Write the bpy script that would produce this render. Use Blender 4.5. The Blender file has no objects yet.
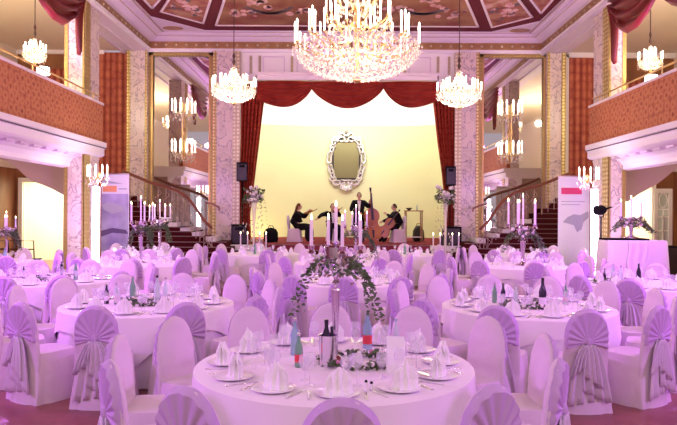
import bpy, bmesh, math, random
from math import sin, cos, pi, radians, sqrt
from mathutils import Vector, Matrix
random.seed(7)
SC = bpy.context.scene
COL = SC.collection
F = 620.0; CX = 342.0; CY = 213.0; H = 1.85
def P(x, y, Y):                      # image pixel at depth Y -> world point
    return Vector(((x-CX)*Y/F, Y, H+(CY-y)*Y/F))
def px(x, Y): return (x-CX)*Y/F
def pz(y, Y): return H+(CY-y)*Y/F

# ------------------------------------------------------------------ materials
def mat(name, col, rough=.6, metal=0., **k):
    m = bpy.data.materials.new(name); m.use_nodes = True
    b = m.node_tree.nodes['Principled BSDF']
    b.inputs['Base Color'].default_value = (*col, 1)
    b.inputs['Roughness'].default_value = rough
    b.inputs['Metallic'].default_value = metal
    for a, v in k.items():
        b.inputs[a.replace('_', ' ')].default_value = v
    return m
def nodes(m): return m.node_tree.nodes, m.node_tree.links, m.node_tree.nodes['Principled BSDF']
def ramp(n, stops, interp='LINEAR'):
    r = n.new('ShaderNodeValToRGB'); e = r.color_ramp.elements
    r.color_ramp.interpolation = interp
    while len(e) < len(stops): e.new(.5)
    for i, (p, c) in enumerate(stops):
        e[i].position = p; e[i].color = (*c, 1)
    return r
def coords(n, l, scale=(1, 1, 1)):
    t = n.new('ShaderNodeTexCoord'); mp = n.new('ShaderNodeMapping')
    mp.inputs['Scale'].default_value = scale
    l.new(t.outputs['Object'], mp.inputs['Vector']); return mp
def noise_mat(name, stops, scale=3, detail=4, rough=.6, mscale=(1,1,1), bump=0, dist=0, **k):
    m = mat(name, stops[0][1], rough, **k); n, l, b = nodes(m)
    mp = coords(n, l, mscale); t = n.new('ShaderNodeTexNoise')
    t.inputs['Scale'].default_value = scale; t.inputs['Detail'].default_value = detail
    t.inputs['Distortion'].default_value = dist
    l.new(mp.outputs[0], t.inputs['Vector']); r = ramp(n, stops)
    l.new(t.outputs['Fac'], r.inputs['Fac']); l.new(r.outputs['Color'], b.inputs['Base Color'])
    if bump:
        bp = n.new('ShaderNodeBump'); bp.inputs['Strength'].default_value = bump; bp.inputs['Distance'].default_value = .02
        l.new(t.outputs['Fac'], bp.inputs['Height']); l.new(bp.outputs[0], b.inputs['Normal'])
    return m
def emis(name, col, s):
    m = mat(name, col, .5); b = m.node_tree.nodes['Principled BSDF']
    b.inputs['Emission Color'].default_value = (*col, 1); b.inputs['Emission Strength'].default_value = s
    return m
def marble_mat(name, base, vein, sc=1.6):
    m = mat(name, base, .25); n, l, b = nodes(m)
    mp = coords(n, l); t = n.new('ShaderNodeTexNoise'); t.inputs['Scale'].default_value = sc
    t.inputs['Detail'].default_value = 7; t.inputs['Distortion'].default_value = 1.6
    l.new(mp.outputs[0], t.inputs['Vector'])
    r = ramp(n, [(.0, base), (.475, base), (.5, vein), (.525, base), (.62, tuple(.86*c for c in base)), (1, base)])
    l.new(t.outputs['Fac'], r.inputs['Fac'])
    t2 = n.new('ShaderNodeTexNoise'); t2.inputs['Scale'].default_value = 5; t2.inputs['Detail'].default_value = 8
    t2.inputs['Distortion'].default_value = 2.5
    l.new(mp.outputs[0], t2.inputs['Vector'])
    r2 = ramp(n, [(.0, (.35,.3,.36)), (.32, (.5,.45,.5)), (.42, (1,1,1)), (1, (1,1,1))])
    l.new(t2.outputs['Fac'], r2.inputs['Fac'])
    mx = n.new('ShaderNodeMixRGB'); mx.blend_type = 'MULTIPLY'; mx.inputs[0].default_value = .85
    l.new(r.outputs[0], mx.inputs[1]); l.new(r2.outputs[0], mx.inputs[2]); l.new(mx.outputs[0], b.inputs['Base Color'])
    return m
def damask_mat(name, c1, c2, c3, s=4.0, my=1, vert=None):
    m = mat(name, c1, .7); n, l, b = nodes(m)
    mp = coords(n, l, (1, 1, 1)); v = n.new('ShaderNodeTexVoronoi'); v.inputs['Scale'].default_value = s
    v.inputs['Randomness'].default_value = .25
    l.new(mp.outputs[0], v.inputs['Vector'])
    r = ramp(n, [(.0, c3), (.22, c2), (.4, c1), (.7, c2), (1, c3)])
    nz = n.new('ShaderNodeTexNoise'); nz.inputs['Scale'].default_value = 14; nz.inputs['Distortion'].default_value = 1
    l.new(mp.outputs[0], nz.inputs['Vector'])
    mm = n.new('ShaderNodeMath'); mm.operation = 'MULTIPLY_ADD'; mm.inputs[1].default_value = .6
    l.new(nz.outputs['Fac'], mm.inputs[0]); l.new(v.outputs['Distance'], mm.inputs[2])
    sb = n.new('ShaderNodeMath'); sb.operation = 'SUBTRACT'; sb.inputs[1].default_value = .25
    l.new(mm.outputs[0], sb.inputs[0]); l.new(sb.outputs[0], r.inputs['Fac'])
    out = r.outputs[0]
    if vert:                              # printed vertical stripes with rosettes
        sx = n.new('ShaderNodeSeparateXYZ'); l.new(mp.outputs[0], sx.inputs[0])
        w = n.new('ShaderNodeMath'); w.operation = 'MULTIPLY'; w.inputs[1].default_value = 2*pi/vert
        l.new(sx.outputs['X'], w.inputs[0]); sn = n.new('ShaderNodeMath'); sn.operation = 'SINE'; l.new(w.outputs[0], sn.inputs[0])
        r2 = ramp(n, [(0, (.50,.16,.06)), (.25, (1,1,1)), (.75, (1,1,1)), (1, (.42,.1,.05))])
        a = n.new('ShaderNodeMath'); a.operation = 'MULTIPLY_ADD'; a.inputs[1].default_value = .5; a.inputs[2].default_value = .5
        l.new(sn.outputs[0], a.inputs[0]); l.new(a.outputs[0], r2.inputs[0])
        mx = n.new('ShaderNodeMixRGB'); mx.blend_type = 'MULTIPLY'; mx.inputs[0].default_value = .8
        l.new(out, mx.inputs[1]); l.new(r2.outputs[0], mx.inputs[2]); out = mx.outputs[0]
    l.new(out, b.inputs['Base Color']); return m
def bead_mat(name, base, bead, s, axis='Y'):
    m = mat(name, base, .38, .35); n, l, b = nodes(m)
    mp = coords(n, l, (1, 1, 1)); v = n.new('ShaderNodeTexVoronoi'); v.inputs['Scale'].default_value = s
    v.inputs['Randomness'].default_value = 0.15
    l.new(mp.outputs[0], v.inputs['Vector']); r = ramp(n, [(0, bead), (.28, bead), (.4, base), (1, tuple(c*.7 for c in base))])
    l.new(v.outputs['Distance'], r.inputs[0]); l.new(r.outputs[0], b.inputs['Base Color']); return m
def clear_mat(name, col, fac=.75, rough=.05):
    m = bpy.data.materials.new(name); m.use_nodes = True; nt = m.node_tree; n = nt.nodes; l = nt.links
    for q in list(n): n.remove(q)
    o = n.new('ShaderNodeOutputMaterial'); mx = n.new('ShaderNodeMixShader'); t = n.new('ShaderNodeBsdfTransparent'); g = n.new('ShaderNodeBsdfPrincipled')
    g.inputs['Base Color'].default_value = (*col, 1); g.inputs['Roughness'].default_value = rough
    t.inputs['Color'].default_value = (*[min(1, .6+.4*c) for c in col], 1)
    mx.inputs[0].default_value = 1-fac; l.new(t.outputs[0], mx.inputs[1]); l.new(g.outputs[0], mx.inputs[2]); l.new(mx.outputs[0], o.inputs[0])
    return m

M = {}
def cloth_mat(name, c, tr=.0, bs=.12):
    m = mat(name, c, .85); n, l, b = nodes(m)
    mp = coords(n, l); t = n.new('ShaderNodeTexNoise'); t.inputs['Scale'].default_value = 9; t.inputs['Detail'].default_value = 3
    l.new(mp.outputs[0], t.inputs['Vector']); bp = n.new('ShaderNodeBump'); bp.inputs['Strength'].default_value = bs; bp.inputs['Distance'].default_value = .03
    l.new(t.outputs['Fac'], bp.inputs['Height']); l.new(bp.outputs[0], b.inputs['Normal'])
    b.inputs['Sheen Weight'].default_value = .15
    return m
M['cover'] = cloth_mat('white_satin_cover', (.74, .60, .71), bs=.25)
M['tcloth'] = cloth_mat('white_table_linen', (.86, .78, .84))
M['ocloth'] = cloth_mat('white_overlay_linen', (.88, .82, .86), bs=.08)
M['sash'] = cloth_mat('lilac_organza', (.68, .46, .78), bs=.1)
M['ruffle'] = cloth_mat('pale_organza_ruffle', (.80, .66, .84), bs=.1)
for q_, a_ in (('sash', .82), ('ruffle', .88)):
    M[q_].node_tree.nodes['Principled BSDF'].inputs['Alpha'].default_value = a_
M['napkin'] = cloth_mat('white_napkin', (.93, .89, .92))
M['marble'] = marble_mat('rose_marble', (.80, .68, .62), (.40, .32, .36))
M['gold'] = bead_mat('gilded_beading', (.50, .37, .12), (.86, .74, .34), 9)
M['goldplain'] = mat('gilt', (.62, .42, .16), .35, .6)
M['palegold'] = bead_mat('pale_gilded_beading', (.55, .48, .30), (.78, .72, .48), 8)
M['goldband'] = bead_mat('gold_frieze', (.44, .25, .10), (.52, .32, .14), 2.2)
M['white'] = mat('white_plaster', (.90, .86, .84), .6)
M['mould'] = mat('moulding_plaster', (.78, .68, .76), .6)
M['cream'] = mat('cream_plaster', (.82, .74, .58), .7)
M['creamceil'] = mat('cream_ceiling_paint', (.84, .75, .58), .7)
M['damask'] = damask_mat('terracotta_damask', (.60, .24, .10), (.42, .12, .05), (.18, .035, .02), 4.6)
M['stripe'] = damask_mat('red_striped_wallpaper', (.62, .20, .09), (.46, .11, .06), (.28, .04, .04), 3.4, vert=.42)
M['wood'] = noise_mat('brown_panelling', [(.3, (.20,.075,.03)), (.7, (.36,.15,.06))], 3, 4, .4, (1,1,.2))
M['darkred'] = mat('dark_red_ceiling_paint', (.16, .03, .035), .6)
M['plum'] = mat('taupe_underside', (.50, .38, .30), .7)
M['fresco'] = noise_mat('painted_ceiling_panel', [(.3, (.10,.05,.03)), (.42, (.36,.11,.07)), (.52, (.45,.20,.11)), (.6, (.50,.30,.15)), (.66, (.72,.48,.42)), (.8, (.30,.08,.10))], 1.5, 6, .7, dist=.8)
M['frescoplain'] = noise_mat('painted_ceiling_field', [(.35, (.26,.065,.04)), (.5, (.32,.15,.07)), (.65, (.42,.22,.10))], 1.0, 3, .7)
M['figure'] = noise_mat('painted_rose', [(.35, (.62,.30,.28)), (.65, (.85,.62,.55))], 3, 3, .7)
M['figdark'] = mat('painted_grey_green', (.14, .12, .12), .7)
M['trim'] = mat('white_trim', (.88, .80, .78), .5)
M['curtain'] = noise_mat('red_velvet', [(.35, (.24,.020,.012)), (.65, (.34,.04,.022))], 2, 3, .65, Sheen_Weight=.4)
M['curtpat'] = damask_mat('red_patterned_drape', (.50, .09, .05), (.36, .04, .025), (.20, .02, .012), 5)
M['swag'] = noise_mat('rose_red_satin', [(.35, (.15,.012,.010)), (.65, (.22,.025,.02))], 2, 2, .42)
M['cyc'] = noise_mat('pale_yellow_stage_wall', [(.3, (.80,.78,.42)), (.7, (.82,.83,.50))], .25, 1, .8)
M['cycwhite'] = mat('white_stage_cove', (.95, .95, .92), .8)
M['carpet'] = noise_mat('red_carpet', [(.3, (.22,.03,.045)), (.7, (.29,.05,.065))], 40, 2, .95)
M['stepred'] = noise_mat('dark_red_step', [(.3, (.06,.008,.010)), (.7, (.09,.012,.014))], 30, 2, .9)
M['nosing'] = mat('step_edge', (.24, .13, .12), .6)
M['iron'] = mat('dark_wrought_iron', (.10, .06, .05), .5, .5)
M['ironw'] = mat('pale_scrollwork', (.50, .36, .32), .5)
M['rail'] = mat('mahogany_handrail', (.24, .08, .05), .35)
M['black'] = mat('black_plastic', (.010, .010, .010), .85)
M['silver'] = mat('polished_silver', (.80, .72, .84), .16, 1.)
M['silverd'] = mat('silver_leaf', (.62, .58, .54), .35, .7)
M['mirror'] = mat('mirror_glass', (.86, .84, .82), .02, 1.)
M['crystal'] = clear_mat('cut_crystal', (1, .95, .84), .45, .15)
M['olivemirror'] = mat('olive_reflection_tint', (.20, .18, .08), .42, .8)  # olive reflection of the stage interior put into the glass colour
M['brass'] = mat('brass', (.80, .58, .26), .3, .9)
M['bulb'] = emis('lit_candle_bulb', (1, .88, .70), 6)
M['lampglow'] = emis('lit_lamp_shade', (1, .97, .95), 7)
M['ledbar'] = emis('lit_led_column', (.93, .80, 1), 9)
M['flame'] = emis('candle_flame', (1, .80, .45), 12)
M['wax'] = mat('candle_wax', (.92, .82, .88), .4, Subsurface_Weight=.2)
M['glass'] = clear_mat('drinking_glass', (.95, .93, .97), .8)
M['bottleblue'] = clear_mat('blue_bottle_glass', (.42, .62, .74), .42)
M['bottleclear'] = clear_mat('clear_bottle_glass', (.75, .85, .85), .45)
M['bottlegreen'] = clear_mat('green_bottle_glass', (.24, .48, .32), .4)
M['bottledark'] = mat('dark_bottle_glass', (.02, .012, .035), .12)
M['labelred'] = mat('red_label', (.70, .05, .07), .5)
M['labelwhite'] = mat('white_label', (.80, .72, .82), .5)
M['china'] = mat('white_china', (.90, .86, .89), .15)
M['leaf'] = noise_mat('leaf_green', [(.3, (.04,.08,.03)), (.7, (.16,.21,.10))], 9, 2, .6)
M['leafrust'] = noise_mat('autumn_leaf', [(.3, (.20,.07,.10)), (.7, (.36,.26,.14))], 9, 2, .6)
M['petal'] = noise_mat('white_rose_petal', [(.3, (.80,.70,.72)), (.7, (.92,.86,.82))], 9, 2, .6)
M['petalpink'] = mat('pink_petal', (.60, .22, .38), .6)
M['skin'] = mat('skin', (.66, .40, .30), .55)
M['suit'] = mat('black_suit_cloth', (.012, .010, .012), .8)
M['shirt'] = mat('white_shirt', (.88, .86, .84), .7)
M['hairb'] = mat('dark_brown_hair', (.05, .02, .012), .5)
M['hairr'] = mat('auburn_hair', (.16, .05, .02), .5)
M['varnish'] = noise_mat('red_brown_varnish', [(.3, (.34,.10,.02)), (.7, (.56,.23,.06))], 4, 3, .25, (1,1,.3))
M['ebony'] = mat('ebony', (.02, .012, .01), .35)
M['tablewood'] = mat('light_brown_wood', (.42, .24, .11), .4)
M['doorwhite'] = mat('white_gloss_door', (.88, .86, .80), .35)
M['doorlight'] = mat('cream_lit_wall', (.93, .88, .70), .7)
M['pane'] = clear_mat('door_pane', (.8, .9, .85), .6)
M['banner'] = mat('banner_print_white', (.82, .78, .88), .5)
M['borange'] = mat('banner_orange', (.85, .35, .18), .5)
M['bred'] = mat('banner_crimson', (.78, .06, .20), .5)
M['bviolet'] = noise_mat('banner_violet_picture', [(.3, (.25,.18,.42)), (.7, (.55,.48,.75))], 1.5, 3, .5)
M['bdark'] = mat('banner_dark_violet', (.12, .07, .2), .5)
M['bgrey'] = mat('banner_grey_print', (.45, .42, .55), .5)
# parquet
m = mat('red_brown_parquet', (.3, .1, .08), .28); n, l, b = nodes(m)
mp = coords(n, l, (1, 1, 1)); br = n.new('ShaderNodeTexBrick')
br.inputs['Scale'].default_value = 2.2; br.inputs['Color1'].default_value = (.22, .065, .055, 1); br.inputs['Color2'].default_value = (.28, .09, .075, 1)
br.inputs['Mortar'].default_value = (.22, .06, .06, 1); br.inputs['Mortar Size'].default_value = .006
l.new(mp.outputs[0], br.inputs['Vector']); l.new(br.outputs['Color'], b.inputs['Base Color']); M['parquet'] = m

for q in ('black', 'suit', 'curtain', 'curtpat', 'stepred', 'carpet', 'darkred', 'hairb', 'hairr'):
    M[q].node_tree.nodes['Principled BSDF'].inputs['Specular IOR Level'].default_value = .08
M['curtain'].node_tree.nodes['Principled BSDF'].inputs['Sheen Weight'].default_value = .08
M['panelwhite'] = mat('white_wall_paint', (.95, .92, .87), .6)
# ------------------------------------------------------------------ mesh builder
class MB:
    def __init__(s): s.v = []; s.f = []; s.T = None
    def add(s, vs, fs):
        o = len(s.v)
        if s.T is not None: vs = [s.T @ Vector(p) for p in vs]
        s.v += [tuple(p) for p in vs]; s.f += [tuple(i+o for i in f) for f in fs]; return s
    def box(s, x0, x1, y0, y1, z0, z1):
        vs = [(x0,y0,z0),(x1,y0,z0),(x1,y1,z0),(x0,y1,z0),(x0,y0,z1),(x1,y0,z1),(x1,y1,z1),(x0,y1,z1)]
        return s.add(vs, [(3,2,1,0),(4,5,6,7),(0,1,5,4),(1,2,6,5),(2,3,7,6),(3,0,4,7)])
    def prism(s, poly, a, b, axis='y'):          # poly in the plane normal to axis
        n = len(poly)
        def mk(p, t): return {'y': (p[0], t, p[1]), 'x': (t, p[0], p[1]), 'z': (p[0], p[1], t)}[axis]
        vs = [mk(p, a) for p in poly]+[mk(p, b) for p in poly]
        fs = [tuple(range(n)), tuple(range(2*n-1, n-1, -1))]+[(i, i+n, (i+1) % n+n, (i+1) % n) for i in range(n)]
        return s.add(vs, fs)
    def lathe(s, prof, c=(0, 0, 0), seg=12, flute=0, nf=8, cap=True):
        vs = []; fs = []
        for r, z in prof:
            for k in range(seg):
                a = 2*pi*k/seg; rr = r*(1+flute*cos(nf*a)); vs.append((c[0]+rr*cos(a), c[1]+rr*sin(a), c[2]+z))
        for i in range(len(prof)-1):
            for k in range(seg):
                k2 = (k+1) % seg; fs.append((i*seg+k, i*seg+k2, (i+1)*seg+k2, (i+1)*seg+k))
        if cap:
            fs.append(tuple(range(seg-1, -1, -1))); q = (len(prof)-1)*seg; fs.append(tuple(q+k for k in range(seg)))
        return s.add(vs, fs)
    def tube(s, pts, r, seg=6):
        pts = [Vector(p) for p in pts]; n = len(pts)
        rs = r if isinstance(r, (list, tuple)) else [r]*n
        vs = []; fs = []; prev = None
        for i, p in enumerate(pts):
            d = (pts[min(i+1, n-1)]-pts[max(i-1, 0)])
            d = d.normalized() if d.length > 1e-9 else Vector((0, 0, 1))
            u = Vector((0, 0, 1)) if abs(d.z) < .9 else Vector((1, 0, 0))
            if prev is not None: u = prev
            a = (u-d*u.dot(d)); a = a.normalized() if a.length > 1e-6 else d.orthogonal().normalized()
            prev = a; b = d.cross(a)
            for k in range(seg):
                t = 2*pi*k/seg; vs.append(p+a*rs[i]*cos(t)+b*rs[i]*sin(t))
        for i in range(n-1):
            for k in range(seg):
                k2 = (k+1) % seg; fs.append((i*seg+k, i*seg+k2, (i+1)*seg+k2, (i+1)*seg+k))
        fs.append(tuple(range(seg-1, -1, -1))); q = (n-1)*seg; fs.append(tuple(q+k for k in range(seg)))
        return s.add(vs, fs)
    def ball(s, c, r, seg=8, rings=5):
        rx, ry, rz = r if isinstance(r, (list, tuple)) else (r, r, r)
        vs = [(c[0], c[1], c[2]-rz)]; fs = []
        for i in range(1, rings):
            t = -pi/2+pi*i/rings
            for k in range(seg):
                a = 2*pi*k/seg; vs.append((c[0]+rx*cos(t)*cos(a), c[1]+ry*cos(t)*sin(a), c[2]+rz*sin(t)))
        vs.append((c[0], c[1], c[2]+rz)); L = len(vs)-1
        for k in range(seg):
            k2 = (k+1) % seg; fs.append((0, 1+k2, 1+k)); fs.append((L, L-seg+k, L-seg+k2))
            for i in range(rings-2): fs.append((1+i*seg+k, 1+i*seg+k2, 1+(i+1)*seg+k2, 1+(i+1)*seg+k))
        return s.add(vs, fs)
    def octa(s, c, r, h):
        x, y, z = c
        return s.add([(x+r,y,z),(x,y+r,z),(x-r,y,z),(x,y-r,z),(x,y,z+h),(x,y,z-h)], [(0,1,4),(1,2,4),(2,3,4),(3,0,4),(1,0,5),(2,1,5),(3,2,5),(0,3,5)])
    def grid(s, fn, nu, nv, closeu=False):
        vs = [fn(i/nu, j/nv) for j in range(nv+1) for i in range(nu+1)]
        fs = [(j*(nu+1)+i, j*(nu+1)+i+1, (j+1)*(nu+1)+i+1, (j+1)*(nu+1)+i) for j in range(nv) for i in range(nu)]
        return s.add(vs, fs)
    def rings(s, rows, cap0=True, cap1=True):
        n = len(rows[0]); vs = [p for r in rows for p in r]; fs = []
        for i in range(len(rows)-1):
            for k in range(n):
                k2 = (k+1) % n; fs.append((i*n+k, i*n+k2, (i+1)*n+k2, (i+1)*n+k))
        if cap0: fs.append(tuple(range(n-1, -1, -1)))
        if cap1: q = (len(rows)-1)*n; fs.append(tuple(q+k for k in range(n)))
        return s.add(vs, fs)
    def mesh(s, name, m, smooth=True):
        me = bpy.data.meshes.new(name); me.from_pydata(s.v, [], s.f); me.validate()
        bm = bmesh.new(); bm.from_mesh(me); bmesh.ops.recalc_face_normals(bm, faces=bm.faces); bm.to_mesh(me); bm.free()
        me.materials.append(M[m] if isinstance(m, str) else m)
        if smooth:
            me.polygons.foreach_set('use_smooth', [True]*len(me.polygons))
            try: me.set_sharp_from_angle(angle=radians(42))
            except Exception: pass
        return me
    def build(s, name, m, parent=None, smooth=True, solid=0):
        o = bpy.data.objects.new(name, s.mesh(name, m, smooth)); COL.objects.link(o)
        if parent is not None: o.parent = parent
        if solid:
            q = o.modifiers.new('thick', 'SOLIDIFY'); q.thickness = solid; q.offset = 0
        return o
def tag(o, label=None, cat=None, group=None, kind=None):
    if label: o['label'] = label
    if cat: o['category'] = cat
    if group: o['group'] = group
    if kind: o['kind'] = kind
    return o
def thing(name, label, cat, loc=(0, 0, 0), rz=0, group=None):
    o = bpy.data.objects.new(name, None); COL.objects.link(o); o.empty_display_size = .1
    o.location = loc; o.rotation_euler = (0, 0, rz); return tag(o, label, cat, group)
def struct(name, mb, m, smooth=False): return tag(mb.build(name, m, None, smooth), kind='structure')
def part(name, mb, m, parent, label=None, smooth=True, solid=0):
    o = mb.build(name, m, parent, smooth, solid)
    if label: o['label'] = label
    return o
def kids(o): return [c for c in ALLKIDS.get(o.name, [])]
ALLKIDS = {}
def register(root):
    def rec(o):
        ALLKIDS[o.name] = list(o.children)
        for c in o.children: rec(c)
    rec(root)
def copy_tree(o, loc=None, rz=None, label=None, group=None, parent=None, scale=None):
    c = o.copy(); COL.objects.link(c)
    if parent is not None: c.parent = parent
    if loc is not None: c.location = loc
    if rz is not None: c.rotation_euler = (0, 0, rz)
    if label: c['label'] = label
    if group: c['group'] = group
    if scale: c.scale = (scale,)*3
    for ch in kids(o): copy_tree(ch, parent=c)
    return c

# ------------------------------------------------------------------ room shell
XL, XR = -6.52, 6.72           # inner faces of balcony line
OL, OR = -11.1, 11.3           # outer walls
YR = 21.1                      # rear plane
Y0 = -3.0
struct('floor', MB().box(OL-.2, OR+.2, Y0, 24.5, -.1, 0), 'parquet')
# ceiling
ZC = 7.93
struct('ceiling', MB().box(-5.97, 6.2, 2, 20.7, ZC, ZC+.1), 'darkred')
def C(x, y):
    Y = F*(ZC-H)/(CY-y); return ((x-CX)*Y/F, Y)
def lerp2(a, b, t): return (a[0]+(b[0]-a[0])*t, a[1]+(b[1]-a[1])*t)
# lavender corner fillets
tri1 = [C(152, 17), C(204, 30.4), (-5.97, 20.7)]; tri2 = [C(541, 20), C(489, 32), (6.2, 20.7)]
tri1[0] = (-5.97, C(152, 17)[1]); tri2[0] = (6.2, C(541, 20)[1])
tri1[1] = (tri1[1][0], 20.7); tri2[1] = (tri2[1][0], 20.7)
for i, t in enumerate((tri1, tri2)):
    struct('trim_%d' % (i+1), MB().prism(t, ZC-.03, ZC, 'z'), 'mould')
    cx_ = sum(p[0]*w for p, w in zip(t, (.22, .28, .5))); cy_ = sum(p[1]*w for p, w in zip(t, (.22, .28, .5)))
    ov = [(cx_+.34*cos(a*pi/8), cy_+.2*sin(a*pi/8)) for a in range(16)]
    struct('trim_%d' % (i+3), MB().prism(ov, ZC-.045, ZC-.03, 'z'), 'goldband')
# painted panels
def panel(idx, poly, field='frescoplain'):
    cx_ = sum(p[0] for p in poly)/len(poly); cy_ = sum(p[1] for p in poly)/len(poly)
    root = thing('ceiling_painting', None, None); 
    mb = MB().prism(poly, ZC-.03, ZC-.0, 'z'); part('painted_panel', mb, field, root, smooth=False)
    n = len(poly); fr = MB()
    for i in range(n):
        a = Vector((*poly[i], 0)); b = Vector((*poly[(i+1) % n], 0)); d = (b-a).normalized(); w = Vector((-d.y, d.x, 0))*.035
        q = [a-w-d*.03, b-w+d*.03, b+w+d*.03, a+w-d*.03]; fr.prism([(p.x, p.y) for p in q], ZC-.05, ZC-.02, 'z')
    part('frame_moulding', fr, 'trim', root, smooth=False)
    return root
a, b = C(215, 25), C(477, 25); a2, b2 = C(223, 0), C(466, 0)
def ext(p, q, Y):   # extend the line p->q to depth Y
    t = (Y-p[1])/(q[1]-p[1]); return lerp2(p, q, t)
r = panel(0, [a, b, ext(b, b2, 14.8), ext(a, a2, 14.8)])
tag(r, 'large central painted ceiling panel with cherubs and a garland basket, above the stage', 'ceiling painting')
fg = MB(); random.seed(3)
for cx_, cy_ in ((-3.0, 18.7), (-1.35, 18.6), (1.6, 18.6), (3.3, 18.8), (-2.4, 18.0), (2.6, 17.9)):
    for k in range(9):
        x = cx_+random.uniform(-.42, .42); y = cy_+random.uniform(-.4, .4); rr = random.uniform(.06, .17)
        fg.prism([(x+rr*cos(t*pi/4+k)*random.uniform(.6, 1.1), y+1.3*rr*sin(t*pi/4+k)) for t in range(8)], ZC-.036, ZC-.03, 'z')
part('painted_figures', fg, 'figure', r, 'rose painted cherub figures', smooth=False)
fd = MB()
for cx_ in (-2.2, 2.4):
    for k in range(12):
        t = k/11; x = cx_+(t-.5)*1.3; y = 18.55+.5*(4*(t-.5)**2)*-1+.25; rr = .08+.06*sin(pi*t)
        fd.prism([(x+rr*cos(q*pi/4), y+rr*sin(q*pi/4)) for q in range(8)], ZC-.038, ZC-.03, 'z')
part('painted_garland', fd, 'figdark', r, 'dark grey painted garland baskets', smooth=False)
a, b = C(160, 11.5), C(202, 23); a2, b2 = C(171, -6), C(211, -6)
r = panel(1, [a, b, ext(b, (b2[0], b2[1]), 15.5), ext(a, a2, 15.5)], 'fresco'); tag(r, 'slanted painted ceiling panel to the left of the central panel', 'ceiling painting'); SIDE = [r]
a, b = C(531, 15), C(491, 25.5); a2, b2 = C(517, -3), C(480, -3)
r = panel(2, [b, a, ext(a, a2, 15.5), ext(b, b2, 15.5)], 'fresco'); tag(r, 'slanted painted ceiling panel to the right of the central panel', 'ceiling painting'); SIDE.append(r)
for (rt, cx_, cy_) in ((SIDE[0], *C(186, 7)), (SIDE[1], *C(505, 9))):
    fg = MB(); fd = MB(); random.seed(9)
    for k in range(26):
        a_ = random.uniform(0, 6.28); q = random.random()**.5; x = cx_+.42*q*cos(a_); y = cy_+.75*q*sin(a_); rr = random.uniform(.05, .12)
        (fg if k % 3 else fd).prism([(x+rr*cos(t*pi/3+k)*random.uniform(.6, 1.2), y+1.3*rr*sin(t*pi/3+k)) for t in range(6)], ZC-.036-.0003*k, ZC-.03, 'z')
    part('painted_figures', fg, 'figure', rt, 'rose painted figures', smooth=False); part('painted_garland', fd, 'figdark', rt, smooth=False)
a = C(151, 8); r = panel(3, [a, C(163, -6), (a[0]+.3, 15.2), C(136, -8)], 'fresco'); tag(r, 'painted ceiling panel in the upper left corner, only its tip in view', 'ceiling painting')
a = C(540, 11); r = panel(4, [a, C(556, -8), (a[0]-.3, 15.2), C(527, -6)], 'fresco'); tag(r, 'painted ceiling panel in the upper right corner, only its tip in view', 'ceiling painting')
# cornice: stepped loft of rectangles open to the camera
def ring_frame(prof, name, m):          # prof = list of (offset outwards, z)
    mb = MB()
    base = (-5.97, 6.2, 20.7)
    vs = []; fs = []
    for o, z in prof:
        dx = o*1.9; xl = base[0]-dx; xr = base[1]+dx*.93; yb = base[2]+o
        vs += [(xl, 1.5, z), (xl, yb, z), (xr, yb, z), (xr, 1.5, z)]
    for i in range(len(prof)-1):
        for k in range(3): fs.append((i*4+k, i*4+k+1, (i+1)*4+k+1, (i+1)*4+k))
    mb.add(vs, fs); o = struct(name, mb, m); s = o.modifiers.new('t', 'SOLIDIFY'); s.thickness = .02; s.offset = 1; return o
ring_frame([(0, ZC), (0, ZC-.05), (.05, ZC-.05), (.07, ZC-.12), (.14, ZC-.13), (.16, ZC-.19), (.24, ZC-.27), (.3, ZC-.30)], 'trim_5', 'mould')
ring_frame([(.3, ZC-.30), (.3, ZC-.54)], 'trim_6', 'goldband')
ring_frame([(.3, ZC-.54), (.27, ZC-.54), (.27, ZC-.57), (.31, ZC-.57), (.31, ZC-.65)], 'trim_7', 'white')
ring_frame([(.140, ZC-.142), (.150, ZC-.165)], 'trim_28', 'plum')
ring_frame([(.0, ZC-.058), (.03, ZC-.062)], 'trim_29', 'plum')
mb = MB(); zb_ = ZC-.42; xl_, xr_, yb_ = -5.97-.57, 6.2+.53, 21.0
for i in range(38):
    x = xl_+.2+i*.345
    if x < xr_-.1: mb.ball((x, yb_-.01, zb_), (.045, .03, .045), 6, 4)
for i in range(24):
    y = yb_-.3-i*.345; mb.ball((xl_+.01, y, zb_), (.03, .045, .045), 6, 4); mb.ball((xr_-.01, y, zb_), (.03, .045, .045), 6, 4)
struct('trim_27', mb, 'palegold', True)
ZS = ZC-.65   # soffit 7.28
for nm, x0, x1 in (('trim_8', -7.4, XL-.06), ('trim_9', XR+.06, 7.6)):
    mb = MB().box(x0, x1, 1.5, YR, ZS, ZS+.1)
    mb.box(x0-.06, x0+.04, 1.5, YR, ZS-.05, ZS+.1)
    s_ = 1 if x0 < 0 else -1
    xm = (x0+x1)/2; mb.box(xm-.04, xm+.04, 1.5, YR, ZS-.04, ZS)
    struct(nm, mb, 'mould')
struct('trim_10', MB().box(XL-.1, XR+.1, 21.04, YR+.02, ZS, ZS+.1), 'white')
# balcony ceilings (a second ceiling level beside the hall)
struct('trim_11', MB().box(OL, -7.4, 0, YR, ZS+.06, ZS+.2), 'creamceil')
struct('trim_12', MB().box(7.6, OR, 0, YR, ZS+.06, ZS+.2), 'creamceil')
# outer walls
def wallside(name, x0, x1):
    struct(name, MB().box(x0, x1, 0, YR, 0, ZS+.2), 'wood')
wallside('wall_left', OL-.2, OL); wallside('wall_right', OR, OR+.2)
def lining(n_, x, s_):
    struct('trim_%d' % n_, MB().box(min(x, x+.03*s_), max(x, x+.03*s_), 0, YR, 3.3, ZS+.1), 'cream')
lining(13, OL, 1); lining(14, OR, -1)
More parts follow.
